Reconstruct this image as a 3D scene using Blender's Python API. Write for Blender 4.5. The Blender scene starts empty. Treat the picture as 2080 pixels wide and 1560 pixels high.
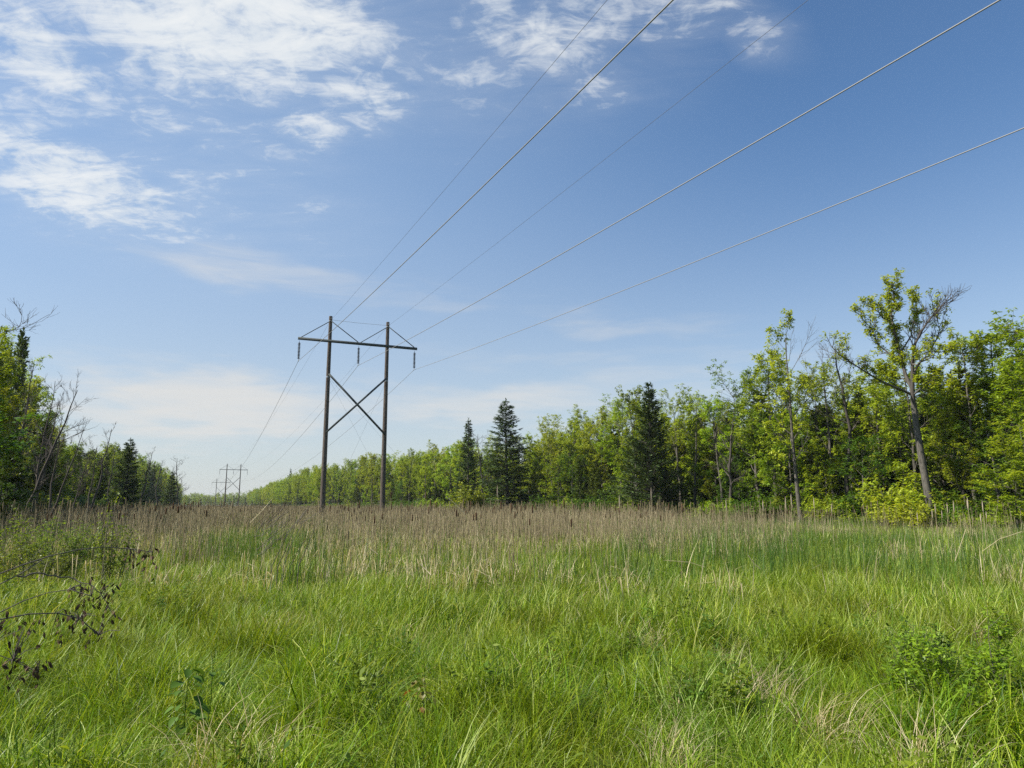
import bpy, math, random
import numpy as np
from mathutils import Vector, Matrix

# ------------------------------------------------------------------ camera, sky, sun, exposure
scene = bpy.context.scene
C = scene.collection
R = math.radians
EYE = 1.7
PITCH = R(9.75)
FPX = 1442.0          # focal length in pixels of a 2080 x 1560 frame
cam_d = bpy.data.cameras.new('camera')
cam_d.sensor_width = 36; cam_d.lens = 36 * FPX / 2080
cam_d.clip_start = 0.05; cam_d.clip_end = 12000
cam = bpy.data.objects.new('camera', cam_d); C.objects.link(cam)
cam.location = (0, 0, EYE); cam.rotation_euler = (math.pi / 2 + PITCH, 0, 0)
scene.camera = cam
scene.view_settings.view_transform = 'Standard'
scene.view_settings.look = 'None'
scene.view_settings.exposure = 0.68
scene.view_settings.gamma = 1.0
scene.view_settings.use_curve_mapping = False
scene.render.resolution_x = 1024; scene.render.resolution_y = 768
scene.cycles.use_denoising = False
scene.cycles.sample_clamp_indirect = 2.0; scene.cycles.volume_bounces = 0
scene.cycles.max_bounces = 6; scene.cycles.diffuse_bounces = 3; scene.cycles.transmission_bounces = 4
scene.cycles.glossy_bounces = 2; scene.cycles.transparent_max_bounces = 4

SUN_AZ, SUN_EL = R(-102), R(45)      # azimuth from +Y, clockwise positive
world = bpy.data.worlds.new('World'); scene.world = world; world.use_nodes = True
NT = world.node_tree; NT.nodes.clear()
def N(t, **kw):
    n = NT.nodes.new(t)
    for k, v in kw.items(): setattr(n, k, v)
    return n
def L(a, b): NT.links.new(a, b)
def M(op, a, b=None, c=None, clamp=False):
    n = N('ShaderNodeMath', operation=op, use_clamp=clamp)
    for i, v in enumerate((a, b, c)):
        if v is None: continue
        if isinstance(v, (int, float)): n.inputs[i].default_value = v
        else: L(v, n.inputs[i])
    return n.outputs[0]
out = N('ShaderNodeOutputWorld'); bg = N('ShaderNodeBackground'); bg.inputs['Strength'].default_value = 0.093
L(bg.outputs[0], out.inputs[0])
sky = N('ShaderNodeTexSky', sky_type='NISHITA', sun_disc=False, sun_elevation=SUN_EL, sun_rotation=SUN_AZ)
sky.air_density = 1.0; sky.dust_density = 0.4; sky.ozone_density = 2.6
tc = N('ShaderNodeTexCoord')
sep = N('ShaderNodeSeparateXYZ'); L(tc.outputs['Generated'], sep.inputs[0])
X_, Y_, Z_ = sep.outputs
az = M('MULTIPLY', M('ARCTAN2', X_, Y_), 180 / math.pi)
el = M('MULTIPLY', M('ARCSINE', Z_), 180 / math.pi)
ae = N('ShaderNodeCombineXYZ'); L(az, ae.inputs[0]); L(el, ae.inputs[1])
# wobble the angular coordinates so that the cloud masses have broken outlines
zc = M('ADD', M('MAXIMUM', Z_, 0.0), 0.10)
pl = N('ShaderNodeCombineXYZ'); L(M('DIVIDE', X_, zc), pl.inputs[0]); L(M('DIVIDE', Y_, zc), pl.inputs[1])
def noise(vec, scale, detail, rough=.55, dist=0., lac=2.0):
    n = N('ShaderNodeTexNoise'); n.inputs['Scale'].default_value = scale; n.inputs['Detail'].default_value = detail
    n.inputs['Roughness'].default_value = rough; n.inputs['Distortion'].default_value = dist; n.inputs['Lacunarity'].default_value = lac
    L(vec, n.inputs['Vector']); return n
wn = noise(pl.outputs[0], 1.7, 3)
wv = N('ShaderNodeVectorMath', operation='SUBTRACT'); L(wn.outputs['Color'], wv.inputs[0]); wv.inputs[1].default_value = (.5, .5, .5)
ws = N('ShaderNodeVectorMath', operation='MULTIPLY'); L(wv.outputs[0], ws.inputs[0]); ws.inputs[1].default_value = (9, 6, 0)
wa = N('ShaderNodeVectorMath', operation='ADD'); L(ae.outputs[0], wa.inputs[0]); L(ws.outputs[0], wa.inputs[1])
def blob(a0, e0, ra, re, rot, inner=.25, wob=True):
    mp = N('ShaderNodeMapping', vector_type='TEXTURE')
    mp.inputs['Location'].default_value = (a0, e0, 0); mp.inputs['Rotation'].default_value = (0, 0, R(rot)); mp.inputs['Scale'].default_value = (ra, re, 1)
    L((wa if wob else ae).outputs[0], mp.inputs['Vector'])
    ln = N('ShaderNodeVectorMath', operation='LENGTH'); L(mp.outputs[0], ln.inputs[0])
    mr = N('ShaderNodeMapRange', interpolation_type='SMOOTHSTEP'); mr.inputs['From Min'].default_value = 1.25; mr.inputs['From Max'].default_value = inner
    L(ln.outputs['Value'], mr.inputs['Value']); return mr.outputs[0]
HIGH = [(-25.1, 34.9, 20.5, 6.9, 0, 1.0), (-14.5, 31.3, 7.7, 2.9, -15, .75), (-37, 29.6, 8.5, 3.2, -12, .8), (-32.6, 22.4, 12, 3.1, -8, .82),
        (-1.8, 36.9, 5.8, 3.4, 19, .7), (5.3, 36.4, 9.5, 4.6, 20, .68), (14, 37, 9, 3.4, 1, .6), (-16.7, 28.6, 3.8, 1.3, -10, .72),
        (-2.8, 32.6, 5.5, 2.0, -6, .6), (6.9, 32.0, 4.6, 2.2, 5, .55), (20.5, 34.6, 5, 2.4, -26, .44), (-45, 38, 12, 9, 0, .8), (-4, 34.5, 24, 7, 4, .42), (-31, 26, 20, 9, -8, .45), (-30, 55, 40, 14, 0, .7)]
def total(items):
    s = None
    for b in items:
        v = M('MULTIPLY', blob(*b[:5]), b[5]); s = v if s is None else M('MAXIMUM', s, v)
    return s
hm = total(HIGH)
rotp = N('ShaderNodeMapping'); rotp.inputs['Rotation'].default_value = (0, 0, R(38)); rotp.inputs['Scale'].default_value = (1.0, 2.5, 1)
L(pl.outputs[0], rotp.inputs['Vector'])
n1 = noise(rotp.outputs[0], 4.2, 10, .66, .55)
n2 = noise(pl.outputs[0], 19, 7, .60, .8)
tex = M('ADD', M('MULTIPLY', n1.outputs[0], .62), M('MULTIPLY', n2.outputs[0], .38))
dens = M('ADD', M('MULTIPLY', hm, .78), M('MULTIPLY', M('SUBTRACT', tex, .5), 2.6))
mr = N('ShaderNodeMapRange', interpolation_type='SMOOTHERSTEP'); mr.inputs['From Min'].default_value = .10; mr.inputs['From Max'].default_value = .92
L(dens, mr.inputs['Value'])
high = M('MAXIMUM', M('MULTIPLY', mr.outputs[0], M('MULTIPLY', M('POWER', hm, .5), .92)), M('MULTIPLY', hm, M('MULTIPLY', M('POWER', n1.outputs[0], 1.6), .75)))
# thin veils and the low bank
st = N('ShaderNodeMapping'); st.inputs['Scale'].default_value = (.035, .26, 1); st.inputs['Rotation'].default_value = (0, 0, R(4)); L(ae.outputs[0], st.inputs['Vector'])
n3 = noise(st.outputs[0], 3.0, 7, .6, .5)
LOW = [(-23.4, 7.4, 16, 3.5, 0, 1.0), (-2, 8.0, 16, 2.5, -1, .78), (-18.5, 18, 15, 2.0, -4, .62), (9.7, 14.5, 11, 1.7, -5, .55), (2, 11.4, 12, 1.3, -3, .42), (-8, 16, 10, 1.0, -6, .4), (18, 11.6, 12, 1.2, 2, .4), (-30, 18.9, 9, 1.4, 3, .3), (-29, 4.2, 16, .8, 0, .55), (14, 9.0, 18, 2.8, 0, .5)]
lm = total(LOW)
lr = N('ShaderNodeMapRange', interpolation_type='SMOOTHSTEP'); lr.inputs['From Min'].default_value = .02; lr.inputs['From Max'].default_value = .75
L(M('ADD', M('MULTIPLY', lm, .62), M('MULTIPLY', M('SUBTRACT', n3.outputs[0], .5), 1.1)), lr.inputs['Value'])
low = M('MULTIPLY', lr.outputs[0], lm)
def mixc(f, a, b):
    m = N('ShaderNodeMix', data_type='RGBA')
    if isinstance(f, (int, float)): m.inputs[0].default_value = f
    else: L(f, m.inputs[0])
    for i, v in ((6, a), (7, b)):
        if isinstance(v, tuple): m.inputs[i].default_value = (*v, 1)
        else: L(v, m.inputs[i])
    return m.outputs[2]
# pale air towards the horizon
hz = M('POWER', M('SUBTRACT', 1.0, M('MINIMUM', M('DIVIDE', M('MAXIMUM', el, 0.), 30.0), 1.0)), 2.0)
hs = N('ShaderNodeHueSaturation'); hs.inputs['Saturation'].default_value = 1.13; L(sky.outputs[0], hs.inputs['Color'])
veil = blob(-24, 20, 42, 34, 0, 0., False)
sky1 = mixc(M('MULTIPLY', veil, .42), hs.outputs[0], (3.0, 4.1, 5.6))
base = mixc(M('MULTIPLY', hz, .86), sky1, (4.1, 4.3, 4.3))
c1 = mixc(M('MULTIPLY', low, .85), base, (5.1, 5.05, 4.9))
shade = N('ShaderNodeMapRange'); shade.inputs['From Min'].default_value = .35; shade.inputs['From Max'].default_value = .65; L(n1.outputs[0], shade.inputs['Value'])
cc = mixc(shade.outputs[0], (4.7, 5.15, 5.6), (6.2, 6.3, 6.25))
c2 = mixc(high, c1, cc)
L(c2, bg.inputs['Color'])

sd = bpy.data.lights.new('sun', 'SUN'); sd.energy = 5.0; sd.angle = R(.53); sd.color = (1, .95, .86)
sun = bpy.data.objects.new('sun', sd); C.objects.link(sun)
sdir = Vector((math.sin(SUN_AZ) * math.cos(SUN_EL), math.cos(SUN_AZ) * math.cos(SUN_EL), math.sin(SUN_EL)))
sun.rotation_euler = sdir.to_track_quat('Z', 'Y').to_euler(); sun.location = (-40, 0, 60)

# ------------------------------------------------------------------ geometry helpers
FW = np.array([0, math.cos(PITCH), math.sin(PITCH)]); UP = np.array([0, -math.sin(PITCH), math.cos(PITCH)])
def at(px, py, Y):
    """the point at ground distance Y seen at photo pixel (px, py)"""
    d = FW * FPX + np.array([px - 1040, 0, 0]) + UP * (780 - py)
    return np.array([0, 0, EYE]) + d * (Y / d[1])
def hit(px, py, z):
    """the point at height z seen at photo pixel (px, py)"""
    d = FW * FPX + np.array([px - 1040, 0, 0]) + UP * (780 - py)
    return np.array([0, 0, EYE]) + d * ((z - EYE) / d[2])
def px_of(x, y): return 1040 + FPX * (x / (y * math.cos(PITCH)))
LA = R(-23.575)
LD = np.array([math.sin(LA), math.cos(LA)]); LR = np.array([math.cos(LA), -math.sin(LA)])   # along / across the power line

class MB:
    """collects vertices, faces and a per-vertex tone into one mesh"""
    def __init__(s): s.v = []; s.f4 = []; s.f3 = []; s.t = []; s.n = 0
    def add(s, v, f, tone=.5):
        v = np.asarray(v, float).reshape(-1, 3); f = np.asarray(f, np.int64)
        s.v.append(v); (s.f4 if f.shape[1] == 4 else s.f3).append(f + s.n); s.n += len(v)
        s.t.append(np.full(len(v), tone) if np.isscalar(tone) else np.asarray(tone, float))
    def tube(s, pts, rad, sides=5, tone=.5, cap=False):
        pts = np.asarray(pts, float); n = len(pts); rad = np.broadcast_to(np.asarray(rad, float), (n,))
        T = np.gradient(pts, axis=0); T /= np.linalg.norm(T, axis=1)[:, None] + 1e-9
        ref = np.array([0, 0, 1.]) if abs(T[:, 2].mean()) < .9 else np.array([1., 0, 0])
        A = np.cross(T, ref); A /= np.linalg.norm(A, axis=1)[:, None] + 1e-9; B = np.cross(T, A)
        a = np.arange(sides) * 2 * math.pi / sides
        v = pts[:, None] + rad[:, None, None] * (np.cos(a)[None, :, None] * A[:, None] + np.sin(a)[None, :, None] * B[:, None])
        i = np.arange(n - 1)[:, None] * sides; j = np.arange(sides)[None]; k = (j + 1) % sides
        f = np.stack([i + j, i + k, i + sides + k, i + sides + j], -1).reshape(-1, 4)
        s.add(v.reshape(-1, 3), f[:, ::-1], tone if np.isscalar(tone) else np.repeat(tone, sides))
        if cap:
            for ring, c in ((0, pts[0]), (n - 1, pts[-1])):
                vv = np.vstack([v[ring], c]); s.add(vv, [(q, (q + 1) % sides, sides) for q in range(sides)], tone if np.isscalar(tone) else tone[ring])
    def box(s, c, ax, tone=.5):
        """box by centre and three half-axis vectors"""
        c = np.asarray(c, float); ax = [np.asarray(a, float) for a in ax]
        v = [c + i * ax[0] + j * ax[1] + k * ax[2] for i in (-1, 1) for j in (-1, 1) for k in (-1, 1)]
        s.add(v, [(0, 1, 3, 2), (4, 6, 7, 5), (0, 4, 5, 1), (2, 3, 7, 6), (0, 2, 6, 4), (1, 5, 7, 3)], tone)
    def leaves(s, P, D, Nn, ln, wd, tone):
        """rhombic leaves from base point, direction, side vector"""
        n = len(P); ln = np.broadcast_to(ln, (n,))[:, None]; wd = np.broadcast_to(wd, (n,))[:, None]
        v = np.stack([P, P + D * ln * .45 + Nn * wd * .5, P + D * ln, P + D * ln * .45 - Nn * wd * .5], 1)
        s.add(v.reshape(-1, 3), np.arange(n * 4).reshape(-1, 4), np.repeat(np.broadcast_to(tone, (n,)), 4))
    def mesh(s, name, mat, smooth=False):
        me = bpy.data.meshes.new(name)
        V = np.vstack(s.v); me.vertices.add(len(V)); me.vertices.foreach_set('co', V.ravel().astype('f'))
        f4 = np.vstack(s.f4) if s.f4 else np.zeros((0, 4), int); f3 = np.vstack(s.f3) if s.f3 else np.zeros((0, 3), int)
        me.loops.add(f4.size + f3.size); me.loops.foreach_set('vertex_index', np.concatenate([f4.ravel(), f3.ravel()]).astype('i'))
        me.polygons.add(len(f4) + len(f3))
        st = np.concatenate([np.arange(len(f4)) * 4, f4.size + np.arange(len(f3)) * 3]).astype('i'); me.polygons.foreach_set('loop_start', st)
        me.update(calc_edges=True)
        if smooth: me.polygons.foreach_set('use_smooth', np.ones(len(me.polygons), bool))
        a = me.attributes.new('tone', 'FLOAT', 'POINT'); a.data.foreach_set('value', np.concatenate(s.t).astype('f'))
        me.materials.append(mat); me.validate(); return me
def unit(a): return a / (np.linalg.norm(a, axis=-1, keepdims=True) + 1e-9)

def link(name, me, parent=None, loc=None, rz=0, sc=1):
    o = bpy.data.objects.new(name, me); C.objects.link(o)
    if parent is not None: o.parent = parent
    if loc is not None: o.location = tuple(loc)
    if rz: o.rotation_euler = (0, 0, rz)
    if sc != 1: o.scale = (sc, sc, sc) if np.isscalar(sc) else sc
    return o
def tag(o, label=None, cat=None, group=None, kind=None):
    for k, v in (('label', label), ('category', cat), ('group', group), ('kind', kind)):
        if v: o[k] = v
    return o
def empty(name, loc, rz=0, sc=1):
    o = bpy.data.objects.new(name, None); C.objects.link(o); o.location = tuple(loc); o.rotation_euler = (0, 0, rz)
    o.scale = (sc, sc, sc) if np.isscalar(sc) else sc; o.empty_display_size = .3; return o

# ------------------------------------------------------------------ materials
def mat(name, cols, trans=0., rough=.6, spec=.25, var=.12, patch=None, bump=0., hue=.0, world_scale=.35):
    """cols: list of (position, rgb) along the tone attribute; patch: rgb mixed in by large noise over the ground"""
    m = bpy.data.materials.new(name); m.use_nodes = True; nt = m.node_tree; nd = nt.nodes; nd.clear(); lk = nt.links.new
    o = nd.new('ShaderNodeOutputMaterial'); p = nd.new('ShaderNodeBsdfPrincipled')
    p.inputs['Roughness'].default_value = rough; p.inputs['Specular IOR Level'].default_value = spec
    a = nd.new('ShaderNodeAttribute'); a.attribute_name = 'tone'
    r = nd.new('ShaderNodeValToRGB'); lk(a.outputs['Fac'], r.inputs[0])
    e = r.color_ramp.elements
    e[0].position, e[0].color = cols[0][0], (*cols[0][1], 1); e[1].position, e[1].color = cols[-1][0], (*cols[-1][1], 1)
    for q in cols[1:-1]:
        x = e.new(q[0]); x.color = (*q[1], 1)
    col = r.outputs[0]
    geo = nd.new('ShaderNodeNewGeometry')
    if patch:
        n = nd.new('ShaderNodeTexNoise'); n.inputs['Scale'].default_value = world_scale; n.inputs['Detail'].default_value = 4; lk(geo.outputs['Position'], n.inputs['Vector'])
        mr = nd.new('ShaderNodeMapRange'); mr.inputs['From Min'].default_value = .46; mr.inputs['From Max'].default_value = .66; mr.inputs['To Max'].default_value = patch[1]; lk(n.outputs[0], mr.inputs[0])
        mx = nd.new('ShaderNodeMix'); mx.data_type = 'RGBA'; lk(mr.outputs[0], mx.inputs[0]); lk(col, mx.inputs[6]); mx.inputs[7].default_value = (*patch[0], 1); col = mx.outputs[2]
    oi = nd.new('ShaderNodeObjectInfo')
    hs = nd.new('ShaderNodeHueSaturation'); lk(col, hs.inputs['Color'])
    v = nd.new('ShaderNodeMapRange'); v.inputs['To Min'].default_value = 1 - var; v.inputs['To Max'].default_value = 1 + var; lk(oi.outputs['Random'], v.inputs[0]); lk(v.outputs[0], hs.inputs['Value'])
    if hue:
        h = nd.new('ShaderNodeMath'); h.operation = 'MULTIPLY'; h.inputs[1].default_value = 37.7; lk(oi.outputs['Random'], h.inputs[0])
        fr = nd.new('ShaderNodeMath'); fr.operation = 'FRACT'; lk(h.outputs[0], fr.inputs[0])
        hr = nd.new('ShaderNodeMapRange'); hr.inputs['To Min'].default_value = .5 - hue; hr.inputs['To Max'].default_value = .5 + hue; lk(fr.outputs[0], hr.inputs[0]); lk(hr.outputs[0], hs.inputs['Hue'])
    col = hs.outputs[0]; lk(col, p.inputs['Base Color'])
    if bump:
        tcx = nd.new('ShaderNodeTexCoord'); mpx = nd.new('ShaderNodeMapping'); mpx.inputs['Scale'].default_value = (9, 9, 1.6); lk(tcx.outputs['Object'], mpx.inputs[0])
        nb = nd.new('ShaderNodeTexNoise'); nb.inputs['Scale'].default_value = 2.4; nb.inputs['Detail'].default_value = 6; lk(mpx.outputs[0], nb.inputs['Vector'])
        b = nd.new('ShaderNodeBump'); b.inputs['Strength'].default_value = bump; b.inputs['Distance'].default_value = .03; lk(nb.outputs[0], b.inputs['Height']); lk(b.outputs[0], p.inputs['Normal'])
        m2 = nd.new('ShaderNodeMix'); m2.data_type = 'RGBA'; m2.blend_type = 'MULTIPLY'; m2.inputs[0].default_value = .8; lk(col, m2.inputs[6])
        cr = nd.new('ShaderNodeMapRange'); cr.inputs['From Min'].default_value = .35; cr.inputs['From Max'].default_value = .6; cr.inputs['To Min'].default_value = .35; cr.inputs['To Max'].default_value = 1.15; lk(nb.outputs[0], cr.inputs[0])
        lk(cr.outputs[0], m2.inputs[7]); lk(m2.outputs[2], p.inputs['Base Color'])
    if trans:
        t = nd.new('ShaderNodeBsdfTranslucent')
        tm = nd.new('ShaderNodeMix'); tm.data_type = 'RGBA'; tm.blend_type = 'MULTIPLY'; tm.inputs[0].default_value = 1; lk(col, tm.inputs[6]); tm.inputs[7].default_value = (1.25, 1.15, .55, 1); lk(tm.outputs[2], t.inputs[0])
        ms = nd.new('ShaderNodeMixShader'); ms.inputs[0].default_value = trans; lk(p.outputs[0], ms.inputs[1]); lk(t.outputs[0], ms.inputs[2]); lk(ms.outputs[0], o.inputs[0])
    else: lk(p.outputs[0], o.inputs[0])
    return m
m_leaf = mat('spring_leaf', [(0, (.13, .20, .010)), (.5, (.25, .335, .018)), (1, (.37, .44, .04))], trans=.45, rough=.45, spec=.35, var=.2, hue=.018)
m_leafd = mat('deep_leaf', [(0, (.05, .11, .010)), (1, (.12, .21, .018))], trans=.35, rough=.45, spec=.3, var=.2, hue=.015)
m_cedar = mat('cedar_foliage', [(0, (.05, .078, .010)), (1, (.135, .175, .022))], trans=.15, rough=.7, spec=.15, var=.2, hue=.012)
m_spruce = mat('spruce_needles', [(0, (.032, .060, .014)), (1, (.10, .15, .036))], trans=.12, rough=.6, spec=.2, var=.15)
m_bark = mat('bark', [(0, (.085, .075, .062)), (1, (.17, .155, .13))], rough=.9, spec=.1, var=.2, bump=.6)
m_bare = mat('bare_wood', [(0, (.065, .056, .048)), (1, (.12, .105, .09))], rough=.85, spec=.1, var=.15)
m_grass = mat('sedge', [(0, (.022, .062, .003)), (.5, (.145, .255, .004)), (.86, (.31, .41, .02)), (1, (.50, .54, .15))], trans=.34, rough=.42, spec=.3, var=.3, patch=((.19, .23, .01), .6), hue=.02)  # pale end paints highlights onto some blades, dark end deepens the shaded gaps
m_grassb = mat('bluish_grass', [(0, (.03, .08, .007)), (.5, (.11, .215, .010)), (.85, (.24, .36, .035)), (1, (.42, .51, .16))], trans=.38, rough=.5, spec=.15, var=.2, hue=.012)  # palest tone is a highlight painted into a share of the blades
m_straw = mat('dry_grass', [(0, (.22, .165, .08)), (.5, (.42, .34, .18)), (1, (.60, .52, .33))], trans=.25, rough=.6, spec=.25, var=.2)
m_catleaf = mat('cattail_leaf', [(0, (.045, .10, .014)), (1, (.12, .20, .03))], trans=.3, rough=.4, spec=.4, var=.2, hue=.01)
m_drystem = mat('dry_cattail_stem', [(0, (.19, .15, .085)), (.5, (.35, .285, .165)), (1, (.58, .50, .31))], trans=.12, rough=.7, spec=.2, var=.2)
m_head = mat('cattail_head', [(0, (.055, .03, .018)), (1, (.10, .06, .035))], rough=.95, spec=.05, var=.25)
m_fluff = mat('cattail_fluff', [(0, (.30, .24, .17)), (1, (.45, .38, .29))], rough=1, spec=.05, var=.15)
m_pole = mat('weathered_pole', [(0, (.095, .075, .06)), (1, (.15, .125, .105))], rough=.9, spec=.1, var=.05, bump=.9)
m_steel = mat('dark_timber_arm', [(0, (.05, .058, .055)), (1, (.085, .095, .09))], rough=.75, spec=.2, var=.05)
m_ins = mat('insulator_glaze', [(0, (.018, .017, .02)), (1, (.03, .028, .03))], rough=.35, spec=.35, var=.05)
m_metal = mat('galvanised_metal', [(0, (.22, .23, .24)), (1, (.33, .34, .35))], rough=.45, spec=.5, var=.05)
m_wire = mat('aluminium_conductor', [(0, (.24, .24, .235)), (1, (.28, .28, .275))], rough=.7, spec=.2, var=.03)
m_swire = mat('weathered_steel_wire', [(0, (.10, .11, .13)), (1, (.14, .15, .17))], rough=.6, spec=.3, var=.03)
m_withered = mat('withered_leaf', [(0, (.045, .028, .018)), (1, (.15, .10, .06))], rough=.8, spec=.15, var=.25)
m_weed = mat('weed_leaf', [(0, (.05, .11, .012)), (1, (.12, .21, .03))], trans=.3, rough=.6, spec=.15, var=.1)
m_red = mat('red_tinged_leaf', [(0, (.075, .085, .012)), (.7, (.15, .15, .015)), (1, (.19, .08, .02))], trans=.35, rough=.45, spec=.3, var=.15)
m_yellow = mat('yellow_green_leaf', [(0, (.13, .19, .012)), (1, (.24, .31, .03))], trans=.45, rough=.5, spec=.3, var=.12)

def ground_mat():
    m = bpy.data.materials.new('marsh_soil'); m.use_nodes = True; nt = m.node_tree; p = nt.nodes['Principled BSDF']; lk = nt.links.new
    g = nt.nodes.new('ShaderNodeNewGeometry'); n = nt.nodes.new('ShaderNodeTexNoise'); n.inputs['Scale'].default_value = .5; n.inputs['Detail'].default_value = 10; n.inputs['Roughness'].default_value = .7
    lk(g.outputs['Position'], n.inputs['Vector']); r = nt.nodes.new('ShaderNodeValToRGB'); lk(n.outputs[0], r.inputs[0])
    r.color_ramp.elements[0].position = .35; r.color_ramp.elements[0].color = (.016, .020, .006, 1); r.color_ramp.elements[1].position = .68; r.color_ramp.elements[1].color = (.055, .048, .02, 1)
    lk(r.outputs[0], p.inputs['Base Color']); p.inputs['Roughness'].default_value = .95; p.inputs['Specular IOR Level'].default_value = .1
    return m

# ------------------------------------------------------------------ ground
rng = np.random.default_rng(11)
def build_ground():
    g = MB(); r = [0, 1.5, 3, 5, 8, 12, 18, 27, 40, 60, 90, 140, 220, 400, 800, 1800, 4500]; S = 48
    V = [(0, 0, 0)]
    for q in r[1:]:
        for k in range(S):
            a = 2 * math.pi * k / S; V.append((q * math.cos(a), q * math.sin(a), .04 * math.sin(q * math.cos(a) * 1.3 + 1) * math.cos(q * math.sin(a) * 1.1) if q < 100 else 0))
    V = np.array(V); F3 = [(0, 1 + k, 1 + (k + 1) % S) for k in range(S)]
    F4 = [(1 + i * S + k, 1 + (i + 1) * S + k, 1 + (i + 1) * S + (k + 1) % S, 1 + i * S + (k + 1) % S) for i in range(len(r) - 2) for k in range(S)]
    g.v = [V]; g.t = [np.full(len(V), .5)]; g.f3 = [np.array(F3)]; g.f4 = [np.array(F4)]; g.n = len(V)
    return tag(link('ground', g.mesh('ground', ground_mat(), True)), 'wet marsh ground under the grass', kind='structure')
build_ground()

# ------------------------------------------------------------------ scattering of uncountable growth
def scatter(name, label, variants, P, rz, sc, idx, tilt=None):
    """variants: meshes; P: n x 3 points. One object that sows clumps by geometry nodes."""
    col = bpy.data.collections.new(name + '_clumps')
    for i, me in enumerate(variants):
        o = bpy.data.objects.new('%s_clump_%02d' % (name, i), me); col.objects.link(o)
    me = bpy.data.meshes.new(name); n = len(P); me.vertices.add(n); me.vertices.foreach_set('co', np.asarray(P, 'f').ravel())
    rot = np.zeros((n, 3), 'f'); rot[:, 2] = rz
    if tilt is not None: rot[:, :2] = tilt
    a = me.attributes.new('rot', 'FLOAT_VECTOR', 'POINT'); a.data.foreach_set('vector', rot.ravel())
    s3 = np.asarray(sc, 'f'); s3 = np.repeat(s3[:, None], 3, 1) if s3.ndim == 1 else s3
    a = me.attributes.new('scl', 'FLOAT_VECTOR', 'POINT'); a.data.foreach_set('vector', s3.ravel().astype('f'))
    a = me.attributes.new('idx', 'INT', 'POINT'); a.data.foreach_set('value', np.asarray(idx, 'i'))
    me.materials.append(variants[0].materials[0])
    ob = link(name, me); tag(ob, label, kind='stuff')
    ng = bpy.data.node_groups.new(name, 'GeometryNodeTree')
    ng.interface.new_socket('Geometry', in_out='INPUT', socket_type='NodeSocketGeometry'); ng.interface.new_socket('Geometry', in_out='OUTPUT', socket_type='NodeSocketGeometry')
    nd = ng.nodes; gi = nd.new('NodeGroupInput'); go = nd.new('NodeGroupOutput'); ip = nd.new('GeometryNodeInstanceOnPoints'); ci = nd.new('GeometryNodeCollectionInfo')
    ci.inputs['Collection'].default_value = col; ci.inputs['Separate Children'].default_value = True; ci.inputs['Reset Children'].default_value = True
    def attr(nm, ty):
        q = nd.new('GeometryNodeInputNamedAttribute'); q.data_type = ty; q.inputs['Name'].default_value = nm; return q.outputs['Attribute']
    lk = ng.links.new
    lk(gi.outputs[0], ip.inputs['Points']); lk(ci.outputs[0], ip.inputs['Instance']); ip.inputs['Pick Instance'].default_value = True
    lk(attr('idx', 'INT'), ip.inputs['Instance Index']); lk(attr('rot', 'FLOAT_VECTOR'), ip.inputs['Rotation']); lk(attr('scl', 'FLOAT_VECTOR'), ip.inputs['Scale'])
    lk(ip.outputs[0], go.inputs[0])
    md = ob.modifiers.new('sow', 'NODES'); md.node_group = ng
    return ob

def blades(mb, n, rad, h, w, bend, lean=(0, 0), segs=4, tone=(0, 1), kink=0., rs=None, clump=0.):
    """n grass blades in a disc; bend = how far the tip falls over"""
    rs = rs or rng
    a = rs.uniform(0, 2 * math.pi, n); r = rad * np.sqrt(rs.uniform(0, 1, n))
    base = np.stack([r * np.cos(a), r * np.sin(a), np.zeros(n)], 1)
    H = rs.uniform(h[0], h[1], n); W = rs.uniform(w[0], w[1], n); Bd = rs.uniform(bend[0], bend[1], n)
    th = a * clump + rs.uniform(0, 2 * math.pi, n) * (1 - clump) if clump else rs.uniform(0, 2 * math.pi, n)
    dx = np.cos(th) + lean[0]; dy = np.sin(th) + lean[1]
    D = np.stack([dx, dy], 1); D /= np.linalg.norm(D, axis=1)[:, None] + 1e-9
    t = np.linspace(0, 1, segs + 1)
    ang = Bd[:, None] * t[None] ** 1.6 + .08                  # angle from vertical along the blade
    if kink:
        kk = (rs.uniform(0, 1, n) < kink); kp = rs.uniform(.35, .75, n)
        ang += kk[:, None] * (t[None] > kp[:, None]) * rs.uniform(.9, 2.0, n)[:, None]
    sl = (H / segs)[:, None]
    hor = np.concatenate([np.zeros((n, 1)), np.cumsum(np.sin(ang[:, :-1]) * sl, 1)], 1)
    ver = np.concatenate([np.zeros((n, 1)), np.cumsum(np.cos(ang[:, :-1]) * sl, 1)], 1)
    Pt = base[:, None] + np.stack([hor * D[:, :1], hor * D[:, 1:], ver], -1)
    tw = rs.uniform(0, math.pi, n); S = np.stack([np.cos(tw), np.sin(tw), np.zeros(n)], 1)
    S = unit(S * .75 + np.stack([-D[:, 1], D[:, 0], np.zeros(n)], 1))
    wp = np.minimum(1, 1.25 * (1 - t ** 2.2)) * .5; wp[-1] = .04
    Lf = Pt - S[:, None] * (W[:, None] * wp)[..., None]; Rt = Pt + S[:, None] * (W[:, None] * wp)[..., None]
    v = np.stack([Lf, Rt], 2).reshape(-1, 3)
    k = (np.arange(n) * (segs + 1) * 2)[:, None] + (np.arange(segs) * 2)[None]; k = k.reshape(-1)
    f = np.stack([k, k + 1, k + 3, k + 2], 1)
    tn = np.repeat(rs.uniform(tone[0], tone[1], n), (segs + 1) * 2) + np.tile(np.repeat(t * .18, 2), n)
    mb.add(v, f, np.clip(tn, 0, 1))

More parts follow.
